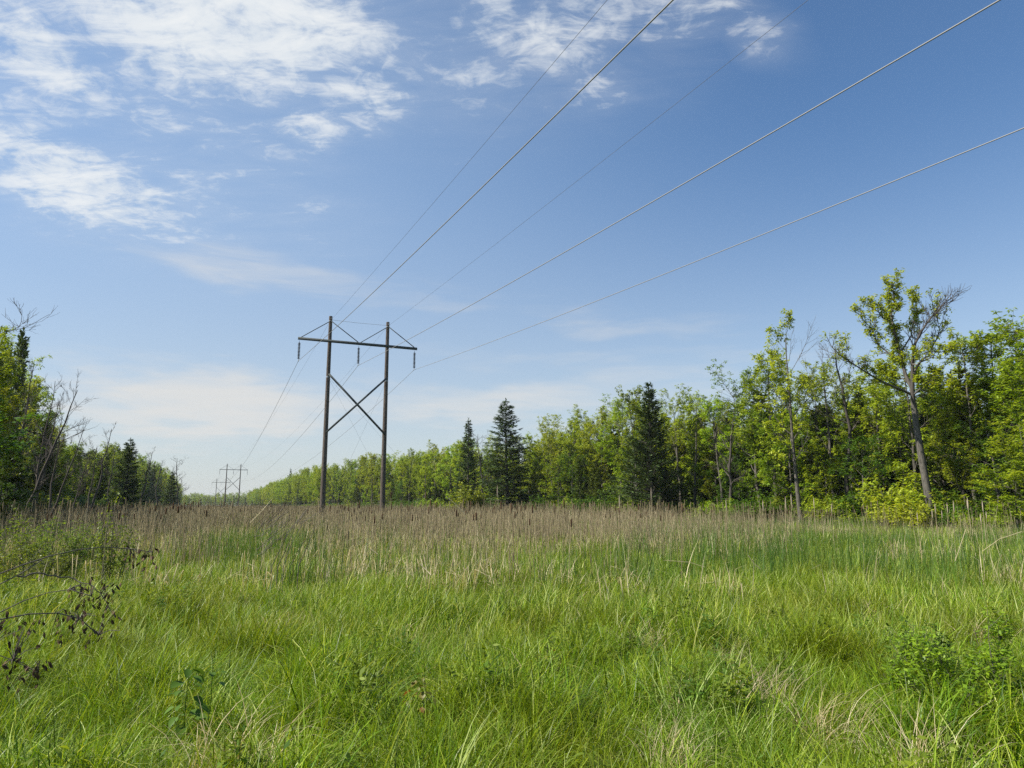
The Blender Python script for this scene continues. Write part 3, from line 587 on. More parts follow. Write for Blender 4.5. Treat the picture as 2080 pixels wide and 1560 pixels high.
# -- the tall leaning, partly bare tree
def big_tree():
    rs = np.random.default_rng(77); Y = 38.5
    base = at(1892, 1062, Y); base[2] = -.1
    o = empty('leaning_tree', (base[0], base[1], 0)); tag(o, 'tall leaning grey tree with forked trunk, half leafy crown and bare upper branches', 'leafy tree')
    def q(px, py, dy=0.): p = at(px, py, Y + dy); p = p - np.array([base[0], base[1], 0]); return p
    T = np.array([base - [base[0], base[1], 0], q(1888, 1020), q(1872, 930), q(1862, 870), q(1856, 822)])
    W = MB(); F = MB(); B = MB()
    def resample(P, n):
        P = np.array(P); s = np.r_[0, np.cumsum(np.linalg.norm(np.diff(P, axis=0), axis=1))]; u = np.linspace(0, s[-1], n)
        return np.stack([np.interp(u, s, P[:, k]) for k in range(3)], 1)
    W.tube(resample(T, 12), np.linspace(.225, .15, 12), 10, .7)
    link('trunk', W.mesh('trunk', m_bark, True), o)
    LIMB = [  # path, r0, r1, leafiness
        ([q(1856, 824), q(1848, 775, .2), q(1826, 705, .3), q(1812, 650, .2), q(1818, 610, .2), q(1812, 575)], .13, .02, 1.0, .85),
        ([q(1856, 824), q(1853, 770, -.2), q(1853, 720, -.4), q(1868, 680, -.6), q(1895, 640, -.6), q(1925, 605, -.6)], .12, .015, .0, 1.15),
        ([q(1848, 800), q(1815, 787, -.5), q(1780, 768, -.8), q(1748, 745, -1.0), q(1712, 728, -1.2), q(1690, 705, -1.2)], .08, .012, .35, .9),
        ([q(1856, 760, -.3), q(1880, 725, .6), q(1895, 700, .9), q(1905, 670, 1.0), q(1895, 625, 1.)], .07, .012, .1, .9),
        ([q(1838, 745, .2), q(1810, 725, .8), q(1785, 700, 1.2), q(1760, 655, 1.2), q(1748, 640, 1.3)], .06, .012, .5, .8),
        ([q(1830, 715, .2), q(1850, 680, .6), q(1862, 640, .8), q(1860, 595, .9)], .05, .012, .6, .7),
        ([q(1815, 665, .2), q(1790, 640, -.4), q(1770, 625, -.6)], .04, .01, .7, .6),
        ([q(1853, 740, -.4), q(1875, 735, -1.2), q(1900, 720, -1.6), q(1925, 715, -1.9)], .05, .01, 1., .8),
        ([q(1850, 780, .2), q(1815, 760, 1.0), q(1790, 755, 1.5)], .05, .01, 1., .8),
        ([q(1858, 800, -.3), q(1880, 780, -1.0), q(1915, 765, -1.6)], .05, .01, 1., .8)]
    for path, r0, r1, lf, spread in LIMB:
        P = resample(path, 9); P[1:-1] += rs.normal(0, .06, (7, 3)); lb = MB(); lb.tube(P, np.linspace(r0, r1, 9), 7, .55); tips = []
        ntw = int(np.linalg.norm(P[-1] - P[0]) * (6.5 if lf < .2 else 4.2))
        for j in range(ntw):
            u = .28 + .72 * (j + rs.uniform()) / ntw; x = min(u * 8, 7.999); k = int(x); p = P[k] + (P[k + 1] - P[k]) * (x - k); d = unit(P[k + 1] - P[k])
            L2 = rs.uniform(.5, 1.25) * spread; B2 = branch_path(rs, p, perp(rs, d, rs.uniform(.45, .95)), L2, 4, .8, .15); lb.tube(B2, np.linspace(.026, .008, 5), 3, .6)
            for _ in range(5):
                k2 = rs.integers(1, 5); B3 = branch_path(rs, B2[min(k2, 3)], perp(rs, unit(B2[min(k2, 3) + 1] - B2[min(k2, 3)]), rs.uniform(.4, .9)), L2 * rs.uniform(.35, .7), 3, .7, .15); lb.tube(B3, np.linspace(.012, .006, 4), 3, .65)
                if rs.uniform() < lf: tips += [B3[-1], B3[2] + rs.normal(0, .12, 3), B3[1] + rs.normal(0, .12, 3)]
        link('limb', lb.mesh('limb', m_bark if lf > 0 else m_bare, True), o)
        if tips: clusters(F, tips, rs, 8, .19, .45, .15, .6)
    for _ in range(4):   # short stubs low on the trunk
        B = MB()
        k = rs.integers(2, 5); p = T[k - 1] * .5 + T[k] * .5; B2 = branch_path(rs, p, np.array([rs.choice([-1, 1]), rs.normal(0, .4), .1]), rs.uniform(.4, .9), 3, .1); B.tube(B2, np.linspace(.02, .006, 4), 3, .5); link('dead_stub', B.mesh('dead_stub', m_bare), o)
    link('crown', F.mesh('crown', m_leaf), o)
    placed.append(dict(kind='big', x=base[0], y=Y, px=1885, row='L', o=o, done=True))
big_tree()

# -- rows of the right wood
def row_trees():
    t = 16.
    while t < 250:                                     # first row
        o = ER + rng.uniform(1.0, 3.0); x, y = edge(t, o); tz = topz(SKY_R, x, y)
        u = rng.uniform(); k = 'leafy' if u < .56 else 'cedar' if u < .70 else 'under'
        h = tz * {'leafy': rng.uniform(.9, 1.13), 'cedar': rng.uniform(.42, .62), 'under': rng.uniform(.5, .68)}[k]
        if not (abs(px_of(x, y) - 1318) < 34 or abs(px_of(x, y) - 1032) < 26): plant(k, x, y, h, row='R1')
        t += rng.uniform(1.8, 3.0) * (1 + max(0, t - 90) / 110)
    t = 14.
    while t < 250:                                     # second row
        o = ER + rng.uniform(5, 8); x, y = edge(t, o); tz = topz(SKY_R, x, y); k = 'leafy' if rng.uniform() < .72 else 'cedar'
        plant(k, x, y, tz * (rng.uniform(.82, 1.08) if k == 'leafy' else rng.uniform(.55, .8)), row='R2'); t += rng.uniform(2.1, 3.5) * (1 + max(0, t - 90) / 110)
    t = 12.
    while t < 130:
        o = ER + rng.uniform(10, 13); x, y = edge(t, o); tz = topz(SKY_R, x, y); plant('cedar' if rng.uniform() < .6 else 'leafy', x, y, tz * rng.uniform(.6, .85), row='R3'); t += rng.uniform(2.8, 4.5)
    t = 14.
    while t < 140:                                     # shrubs along the foot of the wood
        o = ER - rng.uniform(-.9, 1.2); x, y = edge(t, o); h = rng.uniform(1.2, 3.4)
        if not (1840 < px_of(x, y) < 1990 or 1990 < px_of(x, y) < 2030): plant('shrub', x, y, h, wide=1.15, row='RS')
        t += rng.uniform(1.5, 3.0) * (1 + max(0, t - 60) / 80)
row_trees()
lm('shrub', 1830, 1010, 36.5, vi=2, wide=1.2, row='L', label='rounded bright green bush just left of the leaning trunk foot')
lm('under', 2075, 830, 31, vi=0, wide=1.15, row='L', label='bushy bright green tree reaching the ground at the right edge')
lm('under', 2052, 930, 31.5, vi=1, wide=1.0, row='L', label='lower green bush in front of the bushy right edge tree')
lm('shrub', 945, 985, 85, vi=0, wide=1.1, row='L', label='small pale green round bush below the slim conifer')

# -- left wood
def left_wood():
    t = 60.
    while t < 300:
        o = EL - rng.uniform(1.0, 3.2) - (3 if t < 75 else 0); x, y = edge(t, o); tz = topz(SKY_L, x, y); u = rng.uniform(); k = 'leafy' if u < .45 else 'cedar' if u < .65 else 'under' if u < .75 else 'spruce' if t > 95 else 'leafy'
        plant(k, x, y, tz * {'leafy': rng.uniform(.85, 1.0), 'cedar': rng.uniform(.6, .85), 'under': rng.uniform(.5, .7), 'spruce': rng.uniform(.75, 1.0)}[k], row='L1', vi=None); t += rng.uniform(2.6, 4.2) * (1 + max(0, t - 110) / 120)
    t = 34.
    while t < 220:
        o = EL - rng.uniform(6, 10) - (2 if t < 60 else 0); x, y = edge(t, o); tz = topz(SKY_L, x, y); plant('leafy' if rng.uniform() < .6 else 'cedar', x, y, tz * rng.uniform(.75, .98), row='L2'); t += rng.uniform(3.0, 4.6) * (1 + max(0, t - 110) / 120)
    t = 30.
    while t < 130:
        o = EL - rng.uniform(-.6, 1.5); x, y = edge(t, o); 
        if px_of(x, y) < 400: plant('shrub', x, y, rng.uniform(1.3, 3.0), wide=1.1, row='LS')
        t += rng.uniform(1.8, 3.2) * (1 + max(0, t - 80) / 80)
left_wood()
lm('leafy', -28, 655, 27, vi=6, wide=1.05, rz=1, row='N', label='big bushy green tree at the left picture edge, the nearest one')
lm('leafy', 8, 780, 28.5, vi=4, wide=.82, rz=2, row='N', label='lower leafy tree leaning out right of the nearest left tree')
lm('under', 15, 890, 25, vi=2, wide=.8, rz=4, row='N', label='dark low leafy growth under the nearest left tree')
lm('under', -70, 760, 23, vi=3, wide=1.2, rz=4, row='N', label='dark leafy tree cut by the left picture edge')
lm('leafy', -120, 600, 29, vi=1, wide=1.2, rz=3, row='N', label='tall leafy tree outside the left picture edge')
lm('cedar', 30, 880, 30, vi=2, wide=1.1, row='N', label='dark cedar in the shade below the nearest left tree')
lm('spruce', 262, 893, 62, vi=0, wide=1.25, row='N', label='dark spruce with drooping boughs at the left wood edge')
lm('spruce', 350, 958, 125, vi=1, wide=1.4, row='N', label='dark spruce near the far end of the left wood')
for px, py, Y, vi, rz, w, lb in [
        (45, 618, 30, 0, -.3, 1.5, 'bare crown of a dead tree reaching above the nearest left tree'),
        (80, 728, 34, 1, .2, 1.0, 'slim bare dead tree, leftmost of the bare ones left of the dead fork'),
        (150, 758, 33, 2, .1, 1.1, 'leaning bare dead tree with forked top, tallest of its cluster'),
        (118, 800, 36, 4, .4, 1.0, 'thin bare dead tree between two larger bare ones'),
        (168, 850, 37, 2, .0, .9, 'bare dead tree leaning right, short one beside the forked top'),
        (225, 860, 52, 4, .5, 1.3, 'far slender bare tree above the left wood'),
        (205, 900, 44, 1, -.3, 1.1, 'dark bare stem in front of the left green trees'),
        (310, 910, 80, 4, .2, 1.5, 'thin pale bare tree near the dark spruce of the left wood'),
        (62, 775, 32, 4, .3, .9, 'bare dead stem rising just right of the nearest left tree'),
        (100, 770, 35, 3, 1.2, .8, 'upright twiggy dead tree between leaning bare ones'),
        (135, 835, 38, 1, -.2, .9, 'low bare dead tree behind the forked one'),
        (185, 895, 42, 0, .2, .9, 'leaning dead stem before the left treeline, shorter than its neighbours'),
        (240, 905, 58, 1, .1, 1.0, 'thin dead stem just left of the drooping dark spruce'),
        (335, 935, 100, 1, .8, 1.5, 'bare treetop at the far end of the left wood')]:
    p = at(px, py, Y); W, F = BARE[vi]; lean = [1.6, .6, 2.4, .2, 1.1][vi]; s = p[2] / 10.0
    plant('bare', p[0] - lean * s ** .6 * w * .9, Y, p[2], vi=vi, rz=rz, wide=w * .9, row='B', label=lb)
lm('bare', 370, 930, 140, vi=3, row='B', label='bare twiggy treetop left of the distant pylons', wide=1.5)
lm('bare', 1470, 800, 55, vi=3, row='B', label='bare twiggy treetop above the leafy trees right of the broad conifer', wide=1.2)
lm('bare', 985, 880, 96, vi=3, row='B', label='pale bare tree left of the tall dark spruce', wide=1.4)
lm('bare', 1700, 690, 46, vi=1, row='B', label='bare tree between the airy tree and the leaning tree', wide=1.4)
def yellow_bush():
    W, F = shrubby(431, H=2.0, Rad=.8, n=14, tone=.4, m=m_yellow, ln=.075, k=6, dens=1.2)
    p = at(240, 1000, 12.5); o = empty('yellow_green_shrub', (p[0], p[1], 0), 0, (.55, .55, p[2] / 2.0)); link('stem', W, o); link('foliage', F, o)
    tag(o, 'small yellowish green shrub standing in the cattails by the left wood', 'shrub')
yellow_bush()
for i, (px, py, Y, vi, lb) in enumerate([(120, 1035, 15, 1, 'low dark green bush left of the yellowish shrub'), (30, 1030, 14, 3, 'low bush in the shade at the left picture edge'), (180, 1045, 17, 3, 'small green bush between yellowish shrub and dark bush'), (75, 1060, 12.5, 0, 'low leafy bush nearest the camera at left')]):
    lm('bush', px, py + 24, Y, vi=vi % 2, wide=.85, row='N', label=lb)

# -- far woods that read as one mass
def far_woods():
    pts = []; sc = []
    def add(x, y, h): pts.append((x, y, 0)); s = h / 13.5; sc.append((max(s, .8) * 1.15, max(s, .8) * 1.15, s))
    for o_, t0, t1, st in ((ER + 1.5, 240, 620, 4), (ER + 6, 240, 640, 5), (ER + 12, 130, 640, 7), (ER + 17, 20, 640, 5), (EL - 2, 290, 620, 4), (EL - 7, 210, 620, 5), (EL - 13, 26, 620, 7), (EL - 22, 30, 620, 8)):
        t = t0
        while t < t1:
            x, y = edge(t + rng.uniform(-1, 1), o_ + rng.uniform(-1.5, 1.5)); tab = SKY_R if o_ > 0 else SKY_L
            h = topz(tab, x, y) * rng.uniform(.82, 1.0) if (o_ > 0 or px_of(x, y) < 385) else 13 * rng.uniform(.8, 1)
            add(x, y, min(h, 15)); t += st * rng.uniform(.7, 1.3)
    for dpt, h in ((600, 11), (640, 12), (700, 13)):
        for px in np.arange(370, 640, 4.): p = at(px + rng.uniform(-2, 2), 1000, dpt + rng.uniform(-15, 15)); add(p[0], p[1], h * rng.uniform(.75, 1.1))
    V = [LEAFY[2], LEAFY[4], LEAFY[3], CEDAR[0], SPRUCE[1], LEAFY[6]]
    me = []
    for k, (W, F) in enumerate(V):
        a = bpy.data.objects.new('t', F); me.append(F)
    n = len(pts); idx = rng.choice([0, 1, 2, 3, 4, 5], n, p=[.24, .22, .18, .16, .05, .15])
    scatter('far_woods', 'green woods closing the far end of the clearing', me, np.array(pts), rng.uniform(0, 6.28, n), np.array(sc), idx)
    P = []; S = []
    for o0, o1, t0, t1, n in ((ER + 7, ER + 28, 6, 330, 520), (EL - 26, EL - 8, 24, 330, 420)):
        t = t0 + (t1 - t0) * rng.uniform(size=n) ** 1.25; o = rng.uniform(o0, o1, n); x, y = LD[0] * t + LR[0] * o, LD[1] * t + LR[1] * o
        tab = SKY_R if o0 > 0 else SKY_L; hh = np.array([min(14, topz(tab, a, b)) for a, b in zip(x, y)]) * rng.uniform(.5, .8, n)
        P.append(np.stack([x, y, 0 * x], 1)); S.append(np.stack([hh / 10 * 1.5 + .4, hh / 10 * 1.5 + .4, hh / 10], 1))
    P = np.concatenate(P); S = np.concatenate(S)
    scatter('deep_woods', 'dark evergreen growth inside the woods behind the edge trees', [CEDAR[0][1], CEDAR[1][1], CEDAR[3][1]], P, rng.uniform(0, 6.28, len(P)), S, rng.integers(0, 3, len(P)))
    # low undergrowth in front of and inside the woods
    P = []; S = []
    for o0, o1 in ((ER - 1, ER + 9), (EL - 9, EL + .5)):
        n = 620; t = 12 + 300 * rng.uniform(size=n) ** 1.5; o = rng.uniform(o0, o1, n)
        if o0 < 0: t = 30 + (t - 12)
        P.append(np.stack([LD[0] * t + LR[0] * o, LD[1] * t + LR[1] * o, np.zeros(n)], 1)); S.append(rng.uniform(.5, 1.25, n))
    P = np.concatenate(P); S = np.concatenate(S); px = px_of(P[:, 0], P[:, 1])
    scatter('undergrowth', 'leafy undergrowth along the foot of the woods', [SHRUB[1][1], SHRUB[3][1], SHRUB[0][1]], P, rng.uniform(0, 6.28, len(P)), S, rng.integers(0, 3, len(P)))
    # distant ridge of forest
    mb = MB(); xs = np.linspace(-2600, 2600, 240); hh = 14 + 5 * vnoise(xs, xs * 0, 160, 3) + 3 * vnoise(xs, xs * 0, 25, 5)
    v = []; 
    for x, h in zip(xs, hh): v += [(x, 1500, -1), (x, 1500, h), (x, 1640, h + 1), (x, 2400, -1)]
    f = [(4 * i + k, 4 * i + 4 + k, 4 * i + 5 + k, 4 * i + 1 + k) for i in range(len(xs) - 1) for k in range(3)]
    mb.add(v, f, .3); tag(link('forested_hill', mb.mesh('forested_hill', m_cedar, True)), 'low dark forested rise on the horizon', kind='structure')
far_woods()

# ------------------------------------------------------------------ the power line
TX, TY = -13.274, 60.07
HP_, ARM, INS, SP = 17.743, 2.235, 1.829, 2.487
L0, L1s, L2s, DZ0 = 266.4, 235.9, 163.6, -1.462
zv = np.array([0, 0, 1.])
Ra = np.array([1., 0, 0]); Da = np.array([0, 1., 0])        # pylon's own axes
PH = {}
def pylon_meshes():
    zA = HP_ - ARM
    def cyl(pts, r, s, m, nm, tone=.5, cap=True): b = MB(); b.tube(pts, r, s, tone, cap); return b.mesh(nm, m, True)
    zz = np.linspace(-.5, HP_, 14); b = MB(); b.tube(np.stack([zz * 0, zz * 0, zz], 1), np.linspace(.235, .145, 14), 16, rng.uniform(.2, .8, 14), True); PH['pole'] = b.mesh('pole', m_pole, True)
    b = MB(); b.box((0, -.26, zA), (Ra * 2 * SP * 1.03, Da * .085, zv * .105)); PH['crossarm'] = b.mesh('crossarm', m_steel)
    def rod(p, q, w, nm, m, d=None):
        b = MB(); p = np.array(p, float); q = np.array(q, float); t = unit(q - p); s = np.cross(t, Da); b.box((p + q) / 2, (t * np.linalg.norm(q - p) / 2, s * w, Da * (d or w))); return b.mesh(nm, m)
    PH['braces'] = [rod((sx * SP, -.24, HP_ - .45), (e, -.24, zA + .12), .03, 'brace', m_steel) for sx, e in ((-1, -2 * SP + .1), (-1, -.1), (1, .1), (1, 2 * SP - .1))]
    zt, zb = HP_ - 5.05, HP_ - 10.0
    PH['x'] = [rod((-SP, -.24, zt), (SP, -.24, zb), .08, 'cross_brace', m_steel, .05), rod((SP, -.35, zt), (-SP, -.35, zb), .08, 'cross_brace', m_steel, .05)]
    b = MB(); b.tube([(-SP, 0, HP_ - .3), (0, 0, HP_ - .34), (SP, 0, HP_ - .3)], .012, 4, .5); PH['tie'] = b.mesh('tie_wire', m_metal)
    b = MB(); b.tube([(0, 0, -.01), (0, 0, .12)], .18, 16, .5, True); PH['band'] = b.mesh('band', m_metal, True)
    b = MB()
    for k in range(12): 
        z = -.24 - k * .118
        b.tube([(0, 0, z + .075), (0, 0, z + .05), (0, 0, z + .012), (0, 0, z), (0, 0, z - .02)], [.03, .06, .118, .12, .035], 12, .4)
    b.tube([(0, 0, 0), (0, 0, -1.72)], .016, 6, .5); PH['string'] = b.mesh('insulator_string', m_ins, True)
    b = MB(); b.tube([(0, -.17, -.01), (0, 0, .035), (0, .17, -.01)], [.025, .045, .025], 8, .5, True); b.box((0, 0, .07), (Ra * .02, Da * .05, zv * .06)); PH['clamp'] = b.mesh('clamp', m_metal, True)
    b = MB(); b.box((0, -.36, 0), (Ra * .11, Da * .02, zv * .11)); PH['bolt'] = b.mesh('bolt_plate', m_metal)
    b = MB(); b.tube([(0, -.02, .1), (0, -.02, -.16)], .03, 6, .5, True); b.box((0, -.18, -.02), (Ra * .025, Da * .16, zv * .02)); PH['peak'] = b.mesh('shield_wire_clamp', m_metal)
pylon_meshes()
def pylon(t, label, zscale=1.):
    c = np.array([TX, TY]) + LD * t; o = empty('power_pylon', (c[0], c[1], 0), -LA); tag(o, label, 'pylon', 'wooden H-frame pylons of the power line')
    zA = HP_ - ARM
    for sx in (-1, 1):
        pl_ = link('pole', PH['pole'], o, (sx * SP, 0, 0))
        link('band', PH['band'], pl_, (0, 0, HP_ - 5.35)); link('band', PH['band'], pl_, (0, 0, HP_ - .5), 0, .85)
        link('wire_clamp', PH['peak'], pl_, (0, 0, HP_ - .22))
    link('crossarm', PH['crossarm'], o)
    for m in PH['braces']: link('brace', m, o)
    for m in PH['x']: link('cross_brace', m, o)
    link('tie_wire', PH['tie'], o)
    for k in (-2, 0, 2):
        s = link('insulator_string', PH['string'], o, (k * SP * (1 if k else 1), -.0, zA - .13)); link('clamp', PH['clamp'], s, (0, 0, -1.74))
    return o
pyl = pylon(0, 'large wooden two-pole power pylon with X brace rising from the cattails')
pylon(L1s, 'smaller second wooden pylon far down the clearing, right of the third')
pylon(L1s + L2s, 'smallest and farthest of the three wooden pylons')
# guy wires behind the near pylon
def guys():
    inv = Matrix.Rotation(-LA, 3, 'Z').inverted()
    for sx, z0, gp in ((-1, HP_ - 5.2, (820, 78)), (1, HP_ - 5.4, (655, 80)), (-1, HP_ - 5.2, (925, 82))):
        g = at(gp[0], 1032, gp[1]); g[2] = 0; w = Vector((g[0] - TX, g[1] - TY, 0)); l = inv @ w
        b = MB(); b.tube([(sx * SP, .2, z0), tuple(l)], .006, 4, .5); link('guy_wire', b.mesh('guy_wire', m_swire), pyl)
guys()
def wires():
    zi = HP_ - ARM - INS - .04; zs = HP_ - .36
    for offk, z, s0, s1, rad, m, nm, lb in ((-2, zi, 4.97, 5.47, .0155, m_wire, 'conductor', 'lower left power cable, dark against the clouds, from the left insulator'),
                                           (0, zi, 4.97, 5.47, .0155, m_wire, 'conductor', 'pale power cable from the middle insulator to the upper right'),
                                           (2, zi, 4.97, 5.47, .0155, m_wire, 'conductor', 'lowest pale power cable, from the right insulator to the right edge'),
                                           (-1, zs, 3.06, 3.8, .0065, m_swire, 'shield_wire', 'thin wire from the left pole top up across the clouds'),
                                           (1, zs, 3.06, 3.8, .0065, m_swire, 'shield_wire', 'thin wire from the right pole top up to the upper right')):
        b = MB()
        P = []
        c = np.array([TX, TY]) + LR * offk * SP
        for u in np.linspace(1, 0, 90): q = c - LD * L0 * u; P.append((q[0], q[1], z - 4 * s0 * u * (1 - u) + DZ0 * u))
        for u in np.linspace(0, 1, 60)[1:]: q = c + LD * L1s * u; P.append((q[0], q[1], z - 4 * s1 * u * (1 - u)))
        for u in np.linspace(0, 1, 30)[1:]: q = c + LD * (L1s + L2s * u); P.append((q[0], q[1], z - 4 * s1 * .5 * u * (1 - u)))
        for u in np.linspace(0, 1, 20)[1:]: q = c + LD * (L1s + L2s + 200 * u); P.append((q[0], q[1], z - 4 * s1 * .6 * u * (1 - u) - 1.0 * u))
        b.tube(P, rad, 8, .5); tag(link(nm, b.mesh(nm, m, True)), lb, 'power cable')
wires()

# ------------------------------------------------------------------ single cattails that stand out
def cattails():
    V = []
    for i in range(6):
        rs = np.random.default_rng(500 + i); s = MB(); lx, ly = rs.normal(0, .06, 2); H = 1.0
        P = np.array([(0, 0, 0), (lx * .3, ly * .3, .5), (lx, ly, H)]); s.tube(P, [.007, .006, .004], 5, rs.uniform(.1, .7)); h = MB(); top = P[-1]
        h.tube([top + (0, 0, -.105), top + (0, 0, -.095), top + (0, 0, -.02), top + (0, 0, -.01)], [.006, .014, .013, .004], 7, rs.uniform(0, 1))
        V.append((s.mesh('stem', m_drystem, True), h.mesh('seed_head', m_head, True)))
    fl = MB(); fl.tube([(0, 0, -.16), (0, 0, -.13), (0, 0, -.08), (0, 0, -.04), (0, 0, -.01)], [.004, .011, .014, .010, .003], 7, .4); FL = fl.mesh('seed_head', m_fluff, True)
    n = 0
    while n < 215:
        x, y = fan(1, 11, 34, margin=0, k=.66); x, y = float(x[0]), float(y[0])
        if not inside(x, y, -2) or rng.uniform() > density(np.array([x]), np.array([y]))[0] + .05: continue
        s, h = V[n % 6]; z = rng.uniform(1.45, 1.86); o = empty('cattail', (x, y, 0), rng.uniform(0, 6.28), (1.0, 1.0, z))
        link('stem', s, o); link('seed_head', h, o); tag(o, 'dry brown cattail stalk with dark seed head in the marsh', 'cattail', 'brown cattails standing in the marsh'); n += 1
    # pale fluffy ones before the dark wood
    for px, py in [(1898, 1022), (1908, 1036), (1917, 1020), (1929, 1016), (1964, 1010), (1969, 1014), (1990, 1042), (1994, 1016), (1998, 1038), (1887, 1034), (1862, 1040), (1545, 1015), (1602, 1003), (1470, 1012), (1590, 1008), (1688, 1022), (1652, 1010), (1322, 992), (1015, 985), (1254, 1005)]:
        Y = rng.uniform(17, 24); p = at(px, py, Y); s, h = V[px % 6]; top = s.vertices[len(s.vertices) - 3].co
        o = empty('fluffy_cattail', (p[0], p[1], 0), 0, (1, 1, p[2])); link('stem', s, o); 
        link('seed_head', FL, o, (top.x, top.y, 1.0))
        tag(o, 'pale cattail stalk with fluffy seed head rising against the dark wood', 'cattail', 'fluffy pale cattails')
    # tall dark ones by the far pole and left
    for px, py, Y in [(795, 998, 26), (871, 1000, 24), (392, 1016, 22), (402, 1018, 24), (340, 1030, 18), (357, 1020, 20), (362, 1026, 16)]:
        p = at(px, py, Y); s, h = V[px % 6]; o = empty('cattail', (p[0], p[1], 0), 0, (1.5, 1.5, p[2])); link('stem', s, o); link('seed_head', h, o)
        tag(o, 'tall dark cattail stalk standing clear of the others', 'cattail', 'tall dark cattails')
cattails()

# ------------------------------------------------------------------ single plants and sticks in the foreground
def stick(name, pts, r, m, label, cat, tone=.6):
    b = MB(); P = np.array([at(*p) for p in pts]); o0 = P[0].copy(); b.tube(P - o0, r, 5, tone, True); o = link(name, b.mesh(name, m, True), None, o0); tag(o, label, cat); return o
stick('leaning_reed', [(508, 1062, 13), (532, 1038, 13), (553, 1013, 13)], [.006, .005, .003], m_drystem, 'pale dry reed leaning right, crossing the marsh left of the pylon', 'reed', .9)
stick('leaning_reed', [(945, 1044, 15), (925, 1024, 15), (905, 1007, 15)], [.007, .006, .004], m_drystem, 'pale thin reed leaning left, right of the pylon', 'reed', 1)
for i, (pts, r, lb) in enumerate([
    ([(852, 1145, 9.5), (866, 1158, 9.5), (876, 1168, 9.4)], .02, 'short pale broken reed lying right of the pylon foot'),
    ([(752, 1115, 11), (768, 1126, 11)], .02, 'small pale broken reed end below the right pylon pole'),
    ([(1795, 1100, 12), (1812, 1120, 12), (1822, 1135, 12)], .012, 'pale dry reed leaning left near the leaning tree'),
    ([(1940, 1140, 11), (1952, 1105, 11), (1962, 1075, 11)], .013, 'pale dry reed leaning right in the right meadow'),
    ([(1995, 1120, 11), (2030, 1095, 11), (2075, 1080, 11)], .012, 'long pale dry reed lying low at the right edge'),
    ([(1350, 1138, 10), (1400, 1142, 10), (1432, 1152, 10)], .008, 'thin pale stalk lying level in the meadow'),
    ([(1520, 1128, 11), (1530, 1143, 11), (1545, 1156, 11)], .015, 'bent pale reed in the middle of the right meadow')]):
    stick('broken_reed', pts, r * .36, m_straw, lb, 'reed', .9)

def fallen_twigs():
    rs = np.random.default_rng(9); o = empty('dead_shrub', at(560, 1100, 12) * np.array([1, 1, 0])); o0 = np.array(o.location); b = MB()
    for i in range(46):
        px = rs.uniform(545, 640); py = rs.uniform(1045, 1125); a = rs.normal(.75, .18); ln = rs.uniform(30, 80)
        if px - 545 > (1150 - py): continue
        p0 = at(px - 30, py + 10, 12 + rs.uniform(-1, 1)); p1 = at(px - 30 + ln * math.cos(a), py + 10 - ln * math.sin(a), 12 + rs.uniform(-1, 1)); mid = (p0 + p1) / 2 + rs.normal(0, .03, 3)
        b.tube(np.array([p0, mid, p1]) - o0, [.005, .004, .002], 3, rs.uniform(0, 1))
    for k in range(5):
        p0 = at(555 + k * 14 + rs.uniform(-9, 9), 1150, 12 + rs.uniform(-.5, .5)); p1 = at(585 + k * 16 + rs.uniform(-22, 22), 1060 + rs.uniform(-8, 30), 12 + rs.uniform(-.6, .6)); b.tube(np.array([p0 * [1, 1, 0], p0, (p0 + p1) / 2 + rs.normal(0, .04, 3), p1]) - o0, [.008, .007, .005, .003], 4, .5)
    link('twigs', b.mesh('twigs', m_bare), o); tag(o, 'grey dead shrub of thin slanting twigs left of the pylon foot', 'shrub')
fallen_twigs()

